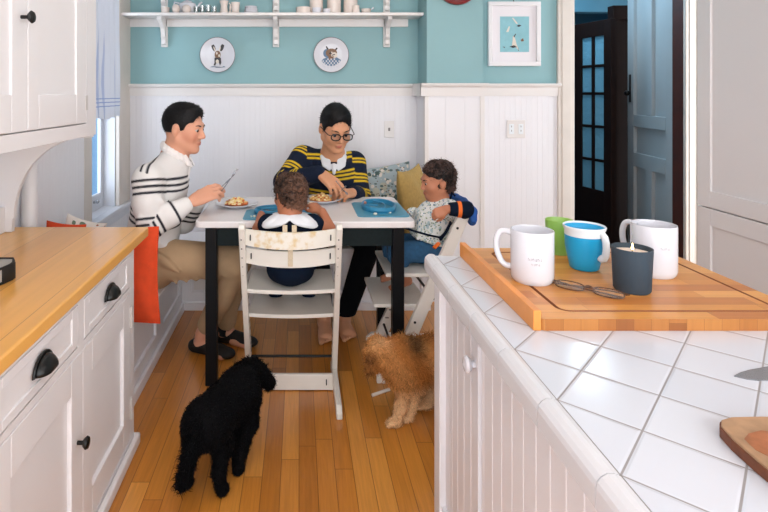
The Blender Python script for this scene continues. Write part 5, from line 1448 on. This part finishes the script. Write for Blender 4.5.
# ------------------------------------------------ man in the navy and yellow striped sweater
c2 = P(335.5, 127.5, 3.28); R2 = frame((.24, -.86, -.40))
neck2 = P(333, 157, 3.40); chest2 = P(329, 190, 3.44); waist2 = V3(.18, 3.60, .68); pel2 = V3(.18, 3.72, .54)
s2R, s2L = P(303, 158, 3.40), P(354, 163, 3.50)
e2R, e2L = P(285, 182, 3.28), P(360, 196, 3.40)
w2R, w2L = P(320, 173, 3.12), P(352, 193, 3.20)
h2R, h2L = V3(.08, 3.68, .53), V3(.29, 3.68, .53)
k2R, k2L = V3(.10, 3.33, .55), V3(.43, 3.34, .52)
a2R, a2L = P(324, 314, 3.28), P(343, 322, 3.32)
man2 = thing('person', 'person with glasses in a navy sweater with yellow stripes, seated behind the table cutting food', 'person', (.18, 3.7, .41))
F = Field((-.2, 2.92, .0), (.62, 3.92, 1.40), .0052)
T2 = head_shape(F, c2, R2, S)
F.cap(neck2 + V3(0, 0, -.03), T2(0, -.028, -.04), .068, .060, .03)
F.cap(neck2, chest2, .06, .10, .06); F.cap(chest2, waist2, .10, .095, .05); F.cap(waist2, pel2, .10, .105, .05); F.cap(s2R, s2L, .045, .045, .05)
for a, e, w_ in ((s2R, e2R, w2R), (s2L, e2L, w2L)): F.chain([a, e, w_], [.045, .036, .029], .015)
for a, k_, n_ in ((h2R, k2R, a2R), (h2L, k2L, a2L)): F.chain([a, k_, n_], [.07, .050, .036], .02)
hand(F, w2R, P(338, 187, 3.03) - w2R, (.35, -.75, .55), S * 1.04, thumb=-1, curl=(18, 26, 16), point=(10, 14, 8), tcurl=.015)
hand(F, w2L, P(338, 193, 3.08) - w2L, (.2, -.4, .9), S, thumb=1, curl=(40, 50, 35))
foot(F, a2R, (.05, -1, 0), S); foot(F, a2L, (.15, -1, 0), S)
F.build('body', M['skin'], man2, head_skin(c2, R2, S, (206, 148, 112), (186, 100, 88)))
eyes(c2, R2, S, man2, (0, -.006)); short_hair(c2, R2, S, man2, .004, 9)
F = Field((-.24, 3.02, .5), (.55, 3.90, 1.18), .0048)
F.ell((neck2 + chest2) / 2 + V3(0, .02, -.03), (.185, .12, .13), None, .04)
F.ell(chest2 + V3(.0, .02, -.02), (.185, .135, .15), None, .05); F.ell(waist2 + V3(0, 0, .0), (.175, .14, .17), None, .06)
F.cap(s2R, s2L, .066, .066, .05)
F.chain([s2R, e2R], [.078, .068], .03); F.chain([e2R, w2R + (e2R - w2R) * .06], [.066, .047], .02)
F.chain([s2L, e2L], [.074, .064], .03); F.chain([e2L, w2L + (e2L - w2L) * .15], [.062, .045], .02)
for a, b_ in ((e2R + V3(-.02, -.05, .05), e2R + V3(.06, -.05, .02)), (e2R + V3(0, -.05, -.02), e2R + V3(.10, -.06, .03)), (s2R + V3(.05, -.07, -.03), chest2 + V3(.05, -.13, -.04)), (s2L + V3(-.03, -.07, -.03), chest2 + V3(.06, -.13, -.08))): F.cap(a, b_, .012, .008, .03)
F.cap(neck2 + V3(0, 0, -.03), neck2 + V3(0, 0, .01), .088, .070, .04); F.ell(neck2 + V3(0, -.03, .068), (.078, .085, .066), None, .006, True)
def shirt2(V, Nn):
    tR, dR = seg_t(V, s2R, e2R); fR, eR = seg_t(V, e2R, w2R); tL, dL = seg_t(V, s2L, e2L); fL, eL = seg_t(V, e2L, w2L)
    s = (neck2[2] - V[:, 2]) + .10 * np.abs(V[:, 0] - neck2[0])
    m = in_bands(s, (-.01, .012, .085, .108, .131, .205, .228, .251, .33, .352), .0115)
    arm = in_bands(tR, (-.035, -.012, .012, .10, .122, .144), .0115); fore = in_bands(fR, (.0, .022, .085, .107, .129), .0115)
    armL = in_bands(tL, (.0, .022, .10, .122, .144, .20, .22), .0115); foreL = in_bands(fL, (.04, .062, .084), .0115)
    a = (dR < .095) & (V[:, 0] < s2R[0] + .045 - .02); m[a] = arm[a]
    a = (eR < .075) & (fR > 0) & (eR < dR + .004) & (V[:, 1] < 3.37); m[a] = fore[a]
    a = (dL < .09) & (V[:, 0] > s2L[0] - .02); m[a] = armL[a]
    a = (eL < .07) & (fL > .02) & (eL < dL + .004) & (V[:, 1] < 3.34); m[a] = foreL[a]
    return edges(NAVY, YEL, m)
F.build('sweater', M['knit'], man2, shirt2)
# white collar with two points
F = Field(neck2 - .16, neck2 + .16, .0042)
pts = [neck2 + V3(.072 * math.sin(a), -.074 * math.cos(a) + .004, .022 - .022 * math.cos(a)) for a in np.linspace(.42, 2 * PI - .42, 16)]
for i in range(15):
    F.cap(pts[i], pts[i + 1], .008, .008, .008); F.cap(pts[i] + (neck2 - pts[i]) * V3(.1, .1, 0) + V3(0, 0, .026), pts[i + 1] + (neck2 - pts[i + 1]) * V3(.1, .1, 0) + V3(0, 0, .026), .006, .006, .012); F.cap(pts[i] + V3(0, 0, .012), pts[i + 1] + V3(0, 0, .012), .008, .008, .01)
for q, sg in ((0, 1), (15, -1)):
    for t in np.linspace(0, 1, 6): F.cap(pts[q] + V3(sg * (.052 * t - .006), .03 * t - .004, .026 - .020 * t), pts[q] + V3(sg * (-.004 + .040 * t), -.030 + .008 * t, -.070 + .026 * t), .007, .005, .012)
F.cap(neck2 + V3(0, -.086, -.045), neck2 + V3(.0, -.10, -.085), .018, .010, .01)
F.build('collar', M['whitecloth'], man2)
F = Field((-.05, 3.12, .08), (.58, 3.92, .70), .006)
F.ell(pel2 + V3(0, 0, -.02), (.18, .16, .12), None, .05)
for a, k_, n_ in ((h2R, k2R, a2R), (h2L, k2L, a2L)): F.chain([a, k_ + (a - k_) * .06], [.10, .080], .04); F.chain([k_, n_ + (k_ - n_) * .10], [.076, .056], .03)
F.build('trousers', M['blackcloth'], man2)
# spectacles
gl_ = thing('eyeglasses', 'black-framed eyeglasses worn by the man in the navy sweater', 'glasses', tuple(T2(0, .1, 0)))
gf = MB()
for q in (-1, 1):
    pts = []
    for t in np.linspace(0, 2 * PI, 22, endpoint=False):
        sup = lambda v: math.copysign(abs(v) ** .75, v)
        pts.append(T2(q * (.033 + .0235 * sup(math.cos(t))), .112 - .008 * abs(math.cos(t)) * (1 if q * math.cos(t) > 0 else 0), .000 + .0175 * sup(math.sin(t))))
    gf.tube(pts, .0034, 8, closed=True)
gf.tube([T2(-.010, .113, .004), T2(0, .115, .008), T2(.010, .113, .004)], .0026, 8); 
for q in (-1, 1): gf.tube([T2(q * .056, .104, .006), T2(q * .072, .094, .008), T2(q * .084, .0, .006), T2(q * .084, -.015, -.006)], .0026, 8)
gf.build('frame', M['black'], gl_)
for q in (-1, 1):
    ring_ = [T2(q * .033 + .022 * math.cos(t), .110, .016 * math.sin(t)) for t in np.linspace(0, 2 * PI, 16, endpoint=False)]
    m = MB(); bk = [p - R2[:, 1] * .0012 for p in ring_]; m.add(ring_ + bk, [tuple(range(16)), tuple(reversed(range(16, 32)))] + [(i, (i + 1) % 16, 16 + (i + 1) % 16, 16 + i) for i in range(16)]); m.build('lens', M['lens'], gl_)

# ------------------------------------------------ child seen from behind
SKB = (170, 108, 78)
sk = .80
c3 = P(290, 195, 2.565); R3 = frame((-.55, 1, -.16)); neck3 = P(290, 214, 2.53); ch3 = V3(-.04, 2.535, .745); pl3 = V3(-.04, 2.56, .61)
sh3L, sh3R = P(268, 224, 2.54), P(313, 224, 2.54)
el3R, wr3R = P(330.5, 231, 2.555), P(322, 212, 2.60); el3L, wr3L = P(259, 229, 2.60), P(262, 214, 2.76)
hp3 = (V3(-.09, 2.57, .60), V3(.01, 2.57, .60)); kn3 = (V3(-.12, 2.78, .60), V3(.04, 2.78, .60)); an3 = (V3(-.12, 2.83, .40), V3(.05, 2.83, .40))
kid1 = thing('person', 'curly-haired child in a navy top with big white collar, seen from behind', 'person', (-.04, 2.57, .53))
F = Field((-.26, 2.38, .33), (.20, 2.95, 1.10), .0045)
T3 = head_shape(F, c3, R3, sk, 1)
F.cap(neck3 - V3(0, 0, .02), T3(0, -.02, -.04), .036, .038, .02); F.cap(neck3, pl3, .05, .07, .04)
F.cap(sh3L, sh3R, .028, .028, .03)
for a, e, w_ in ((sh3L, el3L, wr3L), (sh3R, el3R, wr3R)): F.chain([a, e, w_], [.034, .031, .022], .01)
for i in (0, 1): F.chain([hp3[i], kn3[i], an3[i]], [.048, .036, .026], .012); foot(F, an3[i] - V3(0, 0, 0), (0, 1, 0), .001, False)
hand(F, wr3R, P(313, 205, 2.63) - wr3R, (.5, -.6, .6), .70, thumb=-1, curl=(35, 45, 30)); hand(F, wr3L, V3(0.02, .06, -.0), (-.2, -.3, .9), .62, thumb=1, curl=(30, 40, 30))
F.build('body', M['skin'], kid1, head_skin(c3, R3, sk, SKB, (150, 80, 70)))
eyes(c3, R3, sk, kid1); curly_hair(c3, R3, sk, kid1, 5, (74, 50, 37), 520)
F = Field((-.24, 2.38, .5), (.18, 2.72, .90), .0045)
F.ell(ch3 + V3(0, 0, -.01), (.105, .078, .10), None, .03); F.ell(pl3 + V3(0, -.005, .03), (.10, .085, .085), None, .03); F.cap(sh3L, sh3R, .044, .044, .04)
for a, e in ((sh3L, el3L), (sh3R, el3R)): F.cap(a, a + (e - a) * .22, .040, .036, .02)
F.cap(neck3 - V3(0, 0, .03), neck3 + V3(0, 0, .008), .058, .044, .03)
F.build('top', M['navy'], kid1)
F = Field((-.26, 2.40, .72), (.2, 2.70, .92), .0038)     # big two-lobed collar
for q in (-1, 1):
    for t in np.linspace(0, 1, 7):
        a = t * 2.0
        p = neck3 + V3(q * (.030 + .075 * t * .9), -.058 + .03 * t * t, -.012 - .022 * t); F.ell(p, (.034, .034, .010), np.array((Rx(.5) @ Ry(q * .35))), .008)
    F.ell(neck3 + V3(q * .085, .0, -.018), (.045, .065, .011), np.array(Ry(q * .5)), .01)
F.build('collar', M['whitecloth'], kid1)
F = Field((-.22, 2.42, .36), (.16, 2.90, .74), .0055); F.ell(pl3 + V3(0, -.01, -.005), (.095, .10, .075), None, .03)
for i in (0, 1): F.chain([hp3[i], kn3[i], an3[i]], [.062, .048, .040], .02)
F.build('trousers', M['navy'], kid1)

# ------------------------------------------------ child in the bib, side view
c4 = P(437, 181, 2.90); R4 = frame((-1, -.12, -.16)); neck4 = P(439, 203, 2.90); ch4 = P(437, 220, 2.91); pl4 = V3(.715, 2.91, .60)
sh4n, sh4f = P(450, 210, 2.82), P(440, 207, 3.00)
el4, wr4 = P(467, 209.5, 2.66), P(447, 209, 2.665); el4f, wr4f = P(425, 225, 3.06), P(412, 213, 3.0)
kid2 = thing('person', 'young child in a white leaf-print bib and jeans at the right end of the table', 'person', (.72, 2.91, .53))
F = Field((.44, 2.55, .33), (.98, 3.14, 1.12), .0045)
s4 = .83; T4 = head_shape(F, c4, R4, s4, 1)
F.cap(neck4 - V3(0, 0, .02), T4(0, -.025, -.04), .038, .040, .02); F.cap(neck4, pl4, .05, .07, .04); F.cap(sh4n, sh4f, .03, .03, .03)
F.chain([sh4n, el4, wr4], [.032, .028, .020], .01); F.chain([sh4f, el4f, wr4f], [.032, .028, .020], .01)
hp4 = (V3(.71, 2.85, .60), V3(.71, 2.97, .60)); kn4 = (V3(.50, 2.84, .60), V3(.50, 3.0, .60)); an4 = (P(405, 279, 2.85), P(393, 272, 3.0))
for i in (0, 1):
    F.chain([hp4[i], kn4[i], an4[i]], [.05, .036, .026], .012)
    d = np.array((-.9, -.2 + .1 * i, -.45)); d /= np.linalg.norm(d); F.cap(an4[i] + V3(.015, 0, -.01), an4[i] + d * .07 + V3(0, 0, -.005), .024, .018, .01)
    for j in range(5): q = an4[i] + d * .075 + V3(0, (j - 2) * .009, 0); F.cap(q, q + d * .018, .007, .006, .003)
hand(F, wr4, P(437, 213, 2.665) - wr4, (.1, -.8, .5), .66, thumb=-1, curl=(40, 50, 40)); hand(F, wr4f, V3(-.08, -.0, -.01), (0, .5, .8), .62, thumb=1, curl=(30, 40, 30))
F.build('body', M['skin'], kid2, head_skin(c4, R4, s4, (184, 122, 92), (160, 84, 76)))
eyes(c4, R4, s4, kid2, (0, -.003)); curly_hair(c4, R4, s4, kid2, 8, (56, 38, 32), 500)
F = Field((.54, 2.68, .55), (.90, 3.12, .93), .0045)
F.ell(ch4 + V3(-.015, 0, .0), (.10, .105, .11), None, .03); F.ell(pl4 + V3(-.01, 0, .055), (.115, .125, .075), None, .04); F.cap(sh4n, sh4f, .050, .048, .04)
F.cap(sh4f, el4f, .046, .038, .02); F.cap(el4f, wr4f, .038, .03, .02); F.cap(sh4n, sh4n + V3(.02, -.05, -.01), .044, .036, .03)
F.cap(neck4 - V3(0, 0, .03), neck4 + V3(0, 0, .006), .06, .048, .03)
for i in range(6):
    a = .4 + i * .5; F.cap(ch4 + V3(-.10, -.07 + .03 * i, .04), ch4 + V3(-.13, -.09 + .035 * i, -.12), .008, .012, .02)
F.plane_cut(P(430, 244, 2.8), (-.25, 0, -1)); F.build('bib', M['bib'], kid2)
pm = MB(); nb = neck4 + V3(0, 0, .002)
pm.tube([nb + V3(.052 * math.cos(a), .052 * math.sin(a), .006 + .010 * math.cos(a)) for a in np.linspace(0, 2 * PI, 24, endpoint=False)], .006, 8, closed=True)
pm.tube([P(402, 227, 2.80), P(414, 231, 2.77), P(428, 235, 2.765), P(440, 237.5, 2.775), P(446, 232, 2.79)], .0055, 8)
pm.tube([nb + V3(.05, -.02, .012), P(452, 193, 2.84), P(455, 196, 2.84)], .006, 8)
pm.build('bib_binding', M['navy'], kid2)
sv = MB(); q0 = wr4 + (el4 - wr4) * .12
sv.tube([q0, wr4 + (el4 - wr4) * .5, el4 + V3(0, 0, 0), el4 + (sh4n - el4) * .25 + V3(.006, 0, -.004)], [.031, .036, .040, .042], 18).build('sleeve', M['navy'], kid2)
MB().tube([wr4 + (el4 - wr4) * .50, wr4 + (el4 - wr4) * .68], [.0385, .040], 18).build('sleeve_band', M['orangecloth'], kid2)
F = Field((.45, 2.75, .36), (.86, 3.1, .70), .0055); F.ell(pl4 + V3(0, 0, -.0), (.10, .115, .072), None, .03)
F.chain([hp4[0], kn4[0], kn4[0] + (an4[0] - kn4[0]) * .45], [.064, .052, .044], .02); F.chain([hp4[1], kn4[1], kn4[1] + (an4[1] - kn4[1]) * .5], [.064, .052, .044], .02)
F.build('jeans', M['denim'], kid2)
# blue padded bumper over the backrest of the second chair
F = Field((.72, 2.62, .66), (.92, 3.20, .90), .0045)
pp = [V3(.846, 2.668, .805), V3(.850, 2.70, .838), V3(.862, 2.80, .845), V3(.87, 2.91, .845), V3(.862, 3.02, .845), V3(.85, 3.12, .838)]
F.chain(pp, [.018, .024, .022, .022, .022, .022], .01); F.chain([p - V3(0, 0, .05) for p in pp[1:]], [.020] * 5, .02)
F.build('padded_bumper', M['bluecloth'], None)
b_ = bpy.data.objects['padded_bumper']; b_['label'] = 'bright blue'; 
mw = (Matrix.Translation((.83, 2.91, 0)) @ Matrix.Rotation(PI / 2, 4, 'Z'))
b_.parent = hc2; b_.matrix_parent_inverse = mw.inverted()
m = MB(); m.tube([P(451, 222, 2.72), P(446, 232, 2.73), P(440, 240, 2.74)], .012, 8, flat=.5); s1_ = m.build('harness_strap', M['navy'], None); s1_.parent = hc2; s1_.matrix_parent_inverse = mw.inverted()
m = MB(); m.tube([P(434, 248, 2.73), P(439, 243, 2.745)], .012, 8, flat=.6); s1_ = m.build('harness_buckle', M['orangecloth'], None); s1_.parent = hc2; s1_.matrix_parent_inverse = mw.inverted()

# ================================================================== cutlery and food
def fork(a, b, label, kind='fork', w=.011):
    a = Vector(tuple(a)); b = Vector(tuple(b)); u = (b - a).normalized(); sd = u.cross(Vector((0, 0, 1))).normalized(); up = sd.cross(u); Ln = (b - a).length
    o = thing(kind, label, kind, tuple((a + b) / 2))
    MB().tube([a, a + u * Ln * .3, a + u * Ln * .62], [.005, .0035, .0026], 8, flat=.6).build('handle', M['steel'], o)
    h = MB(); 
    if kind == 'fork':
        h.tube([a + u * Ln * .62, a + u * Ln * .70, a + u * Ln * .78], [.003, .011, .0135], 10, flat=.3)
        for k in (-1.5, -.5, .5, 1.5): h.tube([a + u * Ln * .77 + sd * k * .0075, a + u * Ln * .9 + sd * k * .0075 + up * .004, b + sd * k * .0065], .0016, 6)
        h.build('tines', M['steel'], o)
    else:
        h.tube([a + u * Ln * .5, a + u * Ln * .7, a + u * Ln * .95, b], [.005, .013, .012, .004], 10, flat=.12); h.build('blade', M['steel'], o)
    return o
fork(P(221, 192, 2.81), P(237.5, 169, 2.85), 'steel fork held up by the man in the white striped shirt', 'fork')
fork(P(217, 191, 2.87), P(231, 178, 2.90), 'steel table knife held beside the raised fork in the hands of the man in white', 'table_knife')
fork(P(336, 181, 3.02), P(347, 194.5, 3.05), 'steel fork in the pointing hand of the man in the navy sweater', 'fork')
fork(P(346, 186, 3.03), P(336, 195.5, 3.05), 'steel table knife crossing the fork over the second plate', 'table_knife')
dinner_plate(-.337, 2.98, .115, 'white dinner plate in front of the man in the white striped shirt', 'heap of cheesy topped food on the left dinner plate', [(176, 92, 44), (236, 208, 140), (240, 224, 180), (206, 110, 58), (228, 190, 110)], 3)
dinner_plate(.125, 3.10, .115, 'white dinner plate in front of the man in the navy sweater', 'heap of golden food on the dinner plate behind the curly-haired child', [(190, 110, 50), (236, 204, 130), (240, 224, 170), (214, 150, 80)], 4)
tag(MB().ball(P(311, 204, 2.64), (.016, .012, .010), 10).build('snack', plain('pale_snack', (236, 220, 196), .7)), 'pale bite of food held by the child seen from behind', 'food')
# things on the floor
o = MB().tube([P(372.5, 394, 2.57) * V3(1, 1, 0) + V3(0, 0, .008), V3(.43, 2.62, .008)], .0075, 12).build('chew_stick', plain('rawhide_white', (226, 216, 206), .6))
tag(o, 'white chew stick lying on the floor under the brown dog', 'dog chew')
# ================================================================== dogs
def black_dog():
    o = thing('dog', 'small curly black dog walking away across the wooden floor', 'dog', (-.29, 2.05, 0))
    F = Field((-.56, 1.72, -.01), (-.02, 2.45, .40), .0048)
    rump, mid, chest = V3(-.330, 1.985, .232), V3(-.290, 2.07, .235), V3(-.238, 2.16, .238)
    F.ell(rump, (.078, .090, .078), np.array(Rz(-.45)), .03); F.cap(rump, mid, .080, .074, .04); F.ell(chest, (.080, .095, .080), np.array(Rz(-.45)), .03); F.cap(mid, chest, .074, .078, .04)
    nk = V3(-.215, 2.235, .262); hd = V3(-.200, 2.275, .262)
    F.cap(chest + V3(0, .02, .03), hd, .062, .052, .03); F.ell(hd, (.062, .064, .056), None, .02); F.cap(hd + V3(0, .03, -.01), hd + V3(.01, .09, -.045), .036, .024, .02); F.ell(hd + V3(.011, .108, -.046), (.010, .008, .007), None, .004)
    for q in (-1, 1): F.cap(hd + V3(q * .048, -.002, .022), hd + V3(q * .078, .0, -.040), .018, .026, .012)
    legs = [((-.295, 1.985, .205), (-.280, 2.02, .135), (-.283, 1.945, .075), (-.273, 1.938, .02)), ((-.370, 1.99, .205), (-.388, 2.04, .135), (-.400, 1.985, .075), (-.405, 1.975, .02)),
            ((-.195, 2.17, .20), (-.192, 2.14, .14), (-.218, 2.075, .07), (-.228, 2.045, .02)), ((-.262, 2.17, .20), (-.252, 2.16, .14), (-.240, 2.12, .07), (-.236, 2.10, .02))]
    for i, l in enumerate(legs):
        l = [np.array(p) for p in l]; th = (.052, .040, .021, .020) if i < 2 else (.042, .032, .022, .020)
        F.chain(l, th, .02); F.ell(l[3] + V3(.004, .015, -.003), (.022, .028, .017), None, .008)
        for k in (-1, 0, 1): F.cap(l[3] + V3(k * .011, .02, -.004), l[3] + V3(k * .012, .036, -.008), .009, .008, .003)
    tail = [V3(-.350, 1.93, .250), V3(-.372, 1.885, .20), V3(-.386, 1.86, .14), V3(-.398, 1.85, .095)]
    F.chain(tail, [.022, .020, .018, .014], .012)
    g = np.random.default_rng(2); cb = np.array(lin((11, 11, 13))[:3])
    body = F.build('body', M['fur'], o, lambda V, Nn: np.tile(cb, (len(V), 1)))
    dv = V3(.42, .9, 0) / np.linalg.norm((.42, .9))
    p, nn, c, g = sample(F, 15000, seed=3); fl = np.tile(-dv * .45 + V3(0, 0, -.35), (len(p), 1))
    ln = np.full(len(p), .011); low = p[:, 2] < .16; ln[low] = .013
    tl = np.min([np.linalg.norm(p - t, axis=1) for t in tail], 0) < .045; ln[tl] = .027; ln[p[:, 2] < .03] = .008
    hd_ = np.linalg.norm(p - hd, axis=1) < .1; ln[hd_] = .018
    V, Q, C = strands('f', p, nn, fl, ln, .0045, np.tile(cb, (len(p), 1)) * 1.15, None, None, g, .0035, 3, .45, .45)
    np_mesh('fur', V, Q, M['fur'], body, C)
    for q in (-1, 1): MB().ball(hd + V3(q * .026, .052, .010), .007, 8).build('eye', M['iris'], o)
black_dog()
def brown_dog():
    o = thing('dog', 'scruffy tan terrier with a dark saddle standing beside the island, looking down', 'dog', (.58, 2.46, 0))
    F = Field((.20, 2.24, -.01), (1.0, 2.72, .46), .0048)
    chest, mid, rump = V3(.455, 2.42, .235), V3(.60, 2.46, .245), V3(.78, 2.50, .255)
    F.ell(chest, (.085, .078, .098), None, .03); F.cap(chest, mid, .088, .080, .04); F.cap(mid, rump, .080, .078, .04); F.ell(rump, (.085, .078, .09), None, .03)
    hd = V3(.352, 2.385, .292)
    F.cap(chest + V3(.0, -.01, .04), hd, .068, .054, .03); F.ell(hd, (.062, .058, .055), None, .02)
    mz = V3(-.60, -.45, -.60); mz /= np.linalg.norm(mz)
    F.cap(hd + mz * .02, hd + mz * .072, .036, .024, .02); F.ell(hd + mz * .095, (.011, .011, .009), None, .004)
    ears = [(hd + V3(-.022, -.040, .040), hd + V3(-.058, -.060, .004)), (hd + V3(-.01, .045, .042), hd + V3(-.045, .072, .010))]
    for a, b in ears: F.cap(a, b, .020, .012, .010)
    legs = [((.440, 2.395, .20), (.455, 2.405, .135), (.440, 2.375, .065), (.420, 2.352, .02)), ((.505, 2.44, .20), (.510, 2.44, .135), (.492, 2.405, .065), (.474, 2.385, .02)),
            ((.73, 2.46, .20), (.650, 2.47, .14), (.625, 2.50, .075), (.578, 2.482, .02)), ((.80, 2.54, .20), (.77, 2.56, .135), (.83, 2.57, .08), (.815, 2.565, .02))]
    for i, l in enumerate(legs):
        l = [np.array(p) for p in l]; th = (.050, .034, .024, .022) if i < 2 else (.055, .038, .022, .020)
        F.chain(l, th, .02); F.ell(l[3] + V3(-.012, -.008, -.003), (.030, .024, .017), None, .008)
        for k in (-1, 0, 1): F.cap(l[3] + V3(-.020, k * .012 - .008, -.004), l[3] + V3(-.042, k * .013 - .010, -.009), .010, .008, .003)
    F.chain([V3(.84, 2.51, .30), V3(.88, 2.52, .36), V3(.88, 2.52, .42)], [.022, .016, .012], .01)
    tan, dk, pale, gold = [np.array(lin(q)[:3]) for q in ((186, 122, 64), (60, 44, 34), (226, 186, 142), (212, 156, 96))]
    def col(V, Nn):
        w = lambda c, r: np.exp(-(np.linalg.norm((V - c) / r, axis=1)) ** 2)[:, None]
        C = np.tile(tan, (len(V), 1))
        C = C + (gold - C) * np.clip(.5 + .8 * np.sin(V[:, :1] * 31 + V[:, 1:2] * 17 + V[:, 2:] * 23), 0, 1) * .6
        s = np.clip(w(V3(.505, 2.40, .335), V3(.050, .10, .055)) * 1.1 + w(V3(.72, 2.44, .345), V3(.16, .12, .035)), 0, 1); C = C + (dk - C) * s * .8
        for a, b in ears: s = w(b, V3(.03, .03, .03)); C = C + (dk - C) * s * .75
        s = w(hd + mz * .09, V3(.035, .035, .035)); C = C + (dk - C) * s * .55
        s = np.clip((.15 - V[:, 2:]) / .08, 0, 1); C = C + (pale - C) * s * .8
        s = w(hd + V3(.0, -.02, .06), V3(.05, .06, .03)); C = C + (pale - C) * s * .5
        s = w(chest + V3(.09, -.05, -.12), V3(.08, .08, .04)); C = C + (pale - C) * s * .6
        return C
    body = F.build('body', M['fur'], o, col)
    p, nn, c, g = sample(F, 26000, seed=4); fl = np.tile(V3(.25, -.05, -.45), (len(p), 1))
    ln = np.full(len(p), .028); ln[np.linalg.norm(p - hd, axis=1) < .10] = .024; ln[p[:, 2] < .15] = .014; ln[p[:, 2] < .035] = .012; ln[(p[:, 2] < .17) & (p[:, 2] > .12) & (p[:, 0] > .5)] = .04
    V, Q, C = strands('f', p, nn, fl, ln, .0032, c, None, None, g, .004, 4, .5, .55)
    np_mesh('fur', V, Q, M['fur'], body, C)
    for q, dd in ((-1, V3(-.046, -.046, -.002)), (1, V3(-.052, .030, -.002))): MB().ball(hd + dd, .0085, 10).build('eye', M['iris'], o)
brown_dog()

# ================================================================== light, sky, camera
def added_ceiling_lamp(x, y, power, size=.42, label=''):  # lamps added out of view to brighten the room and the back wall
    o = thing('added_ceiling_lamp', label, 'lamp', (x, y, CEIL - .09))
    MB().lathe([(0, CEIL - .001), (size / 2 + .02, CEIL - .001), (size / 2 + .02, CEIL - .03), (size / 2, CEIL - .03)], (x, y, 0), 40).build('base', M['white'], o)
    m, nt, b = new_mat('added_lamp_glass'); b.inputs['Emission Color'].default_value = lin((255, 247, 238)); b.inputs['Emission Strength'].default_value = power
    MB().lathe([(size / 2, CEIL - .03), (size / 2 * .96, CEIL - .06), (size / 2 * .7, CEIL - .085), (0, CEIL - .095)], (x, y, 0), 40).build('shade', m, o)
added_ceiling_lamp(-.2, 1.7, 7, label='added unseen round ceiling lamp above the kitchen floor, brightening the room')
added_ceiling_lamp(1.3, .1, 1.5, label='added unseen round ceiling lamp above the island, brightening the room')
added_ceiling_lamp(.1, 3.0, 7, label='added unseen round ceiling lamp above the dining table, brightening the back wall')
def area(name, loc, rot, sx_, sy_, e, col=(1, 1, 1)):
    l = bpy.data.lights.new(name, 'AREA'); l.shape = 'RECTANGLE'; l.size = sx_; l.size_y = sy_; l.energy = e; l.color = col
    o = bpy.data.objects.new(name, l); COL.objects.link(o); o.location = loc; o.rotation_euler = rot; return o
area('hall_fill', (2.25, 4.6, 2.62), (0, .25, 0), .5, .9, 15.0, (.66, .86, 1))  # added bluish area lamp that brightens the dim hall and its blue door
w = bpy.data.worlds.new('World'); SC.world = w; w.use_nodes = True; nt = w.node_tree
bg = nt.nodes['Background']
tc = N(nt, 'ShaderNodeTexCoord'); s_ = N(nt, 'ShaderNodeSeparateXYZ'); L(nt, tc.outputs['Generated'], s_.inputs[0])
mr = N(nt, 'ShaderNodeMapRange', interpolation_type='SMOOTHSTEP'); mr.inputs['From Min'].default_value = -.35; mr.inputs['From Max'].default_value = .15
L(nt, s_.outputs[1], mr.inputs['Value'])
L(nt, mixc(nt, mr.outputs[0], (.965, .98, 1.0, 1), (.045, .09, .145, 1)), bg.inputs['Color'])
bg.inputs['Strength'].default_value = 3.9
cam = bpy.data.cameras.new('Camera'); co = bpy.data.objects.new('Camera', cam); COL.objects.link(co)
co.location = (0, 0, EYE); co.rotation_euler = (PI / 2, 0, 0)
cam.sensor_width = 36; cam.lens = F0 / 768 * 36; cam.shift_x = (384 - HX) / 768; cam.shift_y = -(256 - HY) / 768; cam.clip_start = .05
SC.camera = co
SC.view_settings.view_transform = 'Standard'; SC.view_settings.look = 'None'; SC.view_settings.exposure = .40; SC.view_settings.gamma = 1
SC.view_settings.use_curve_mapping = False
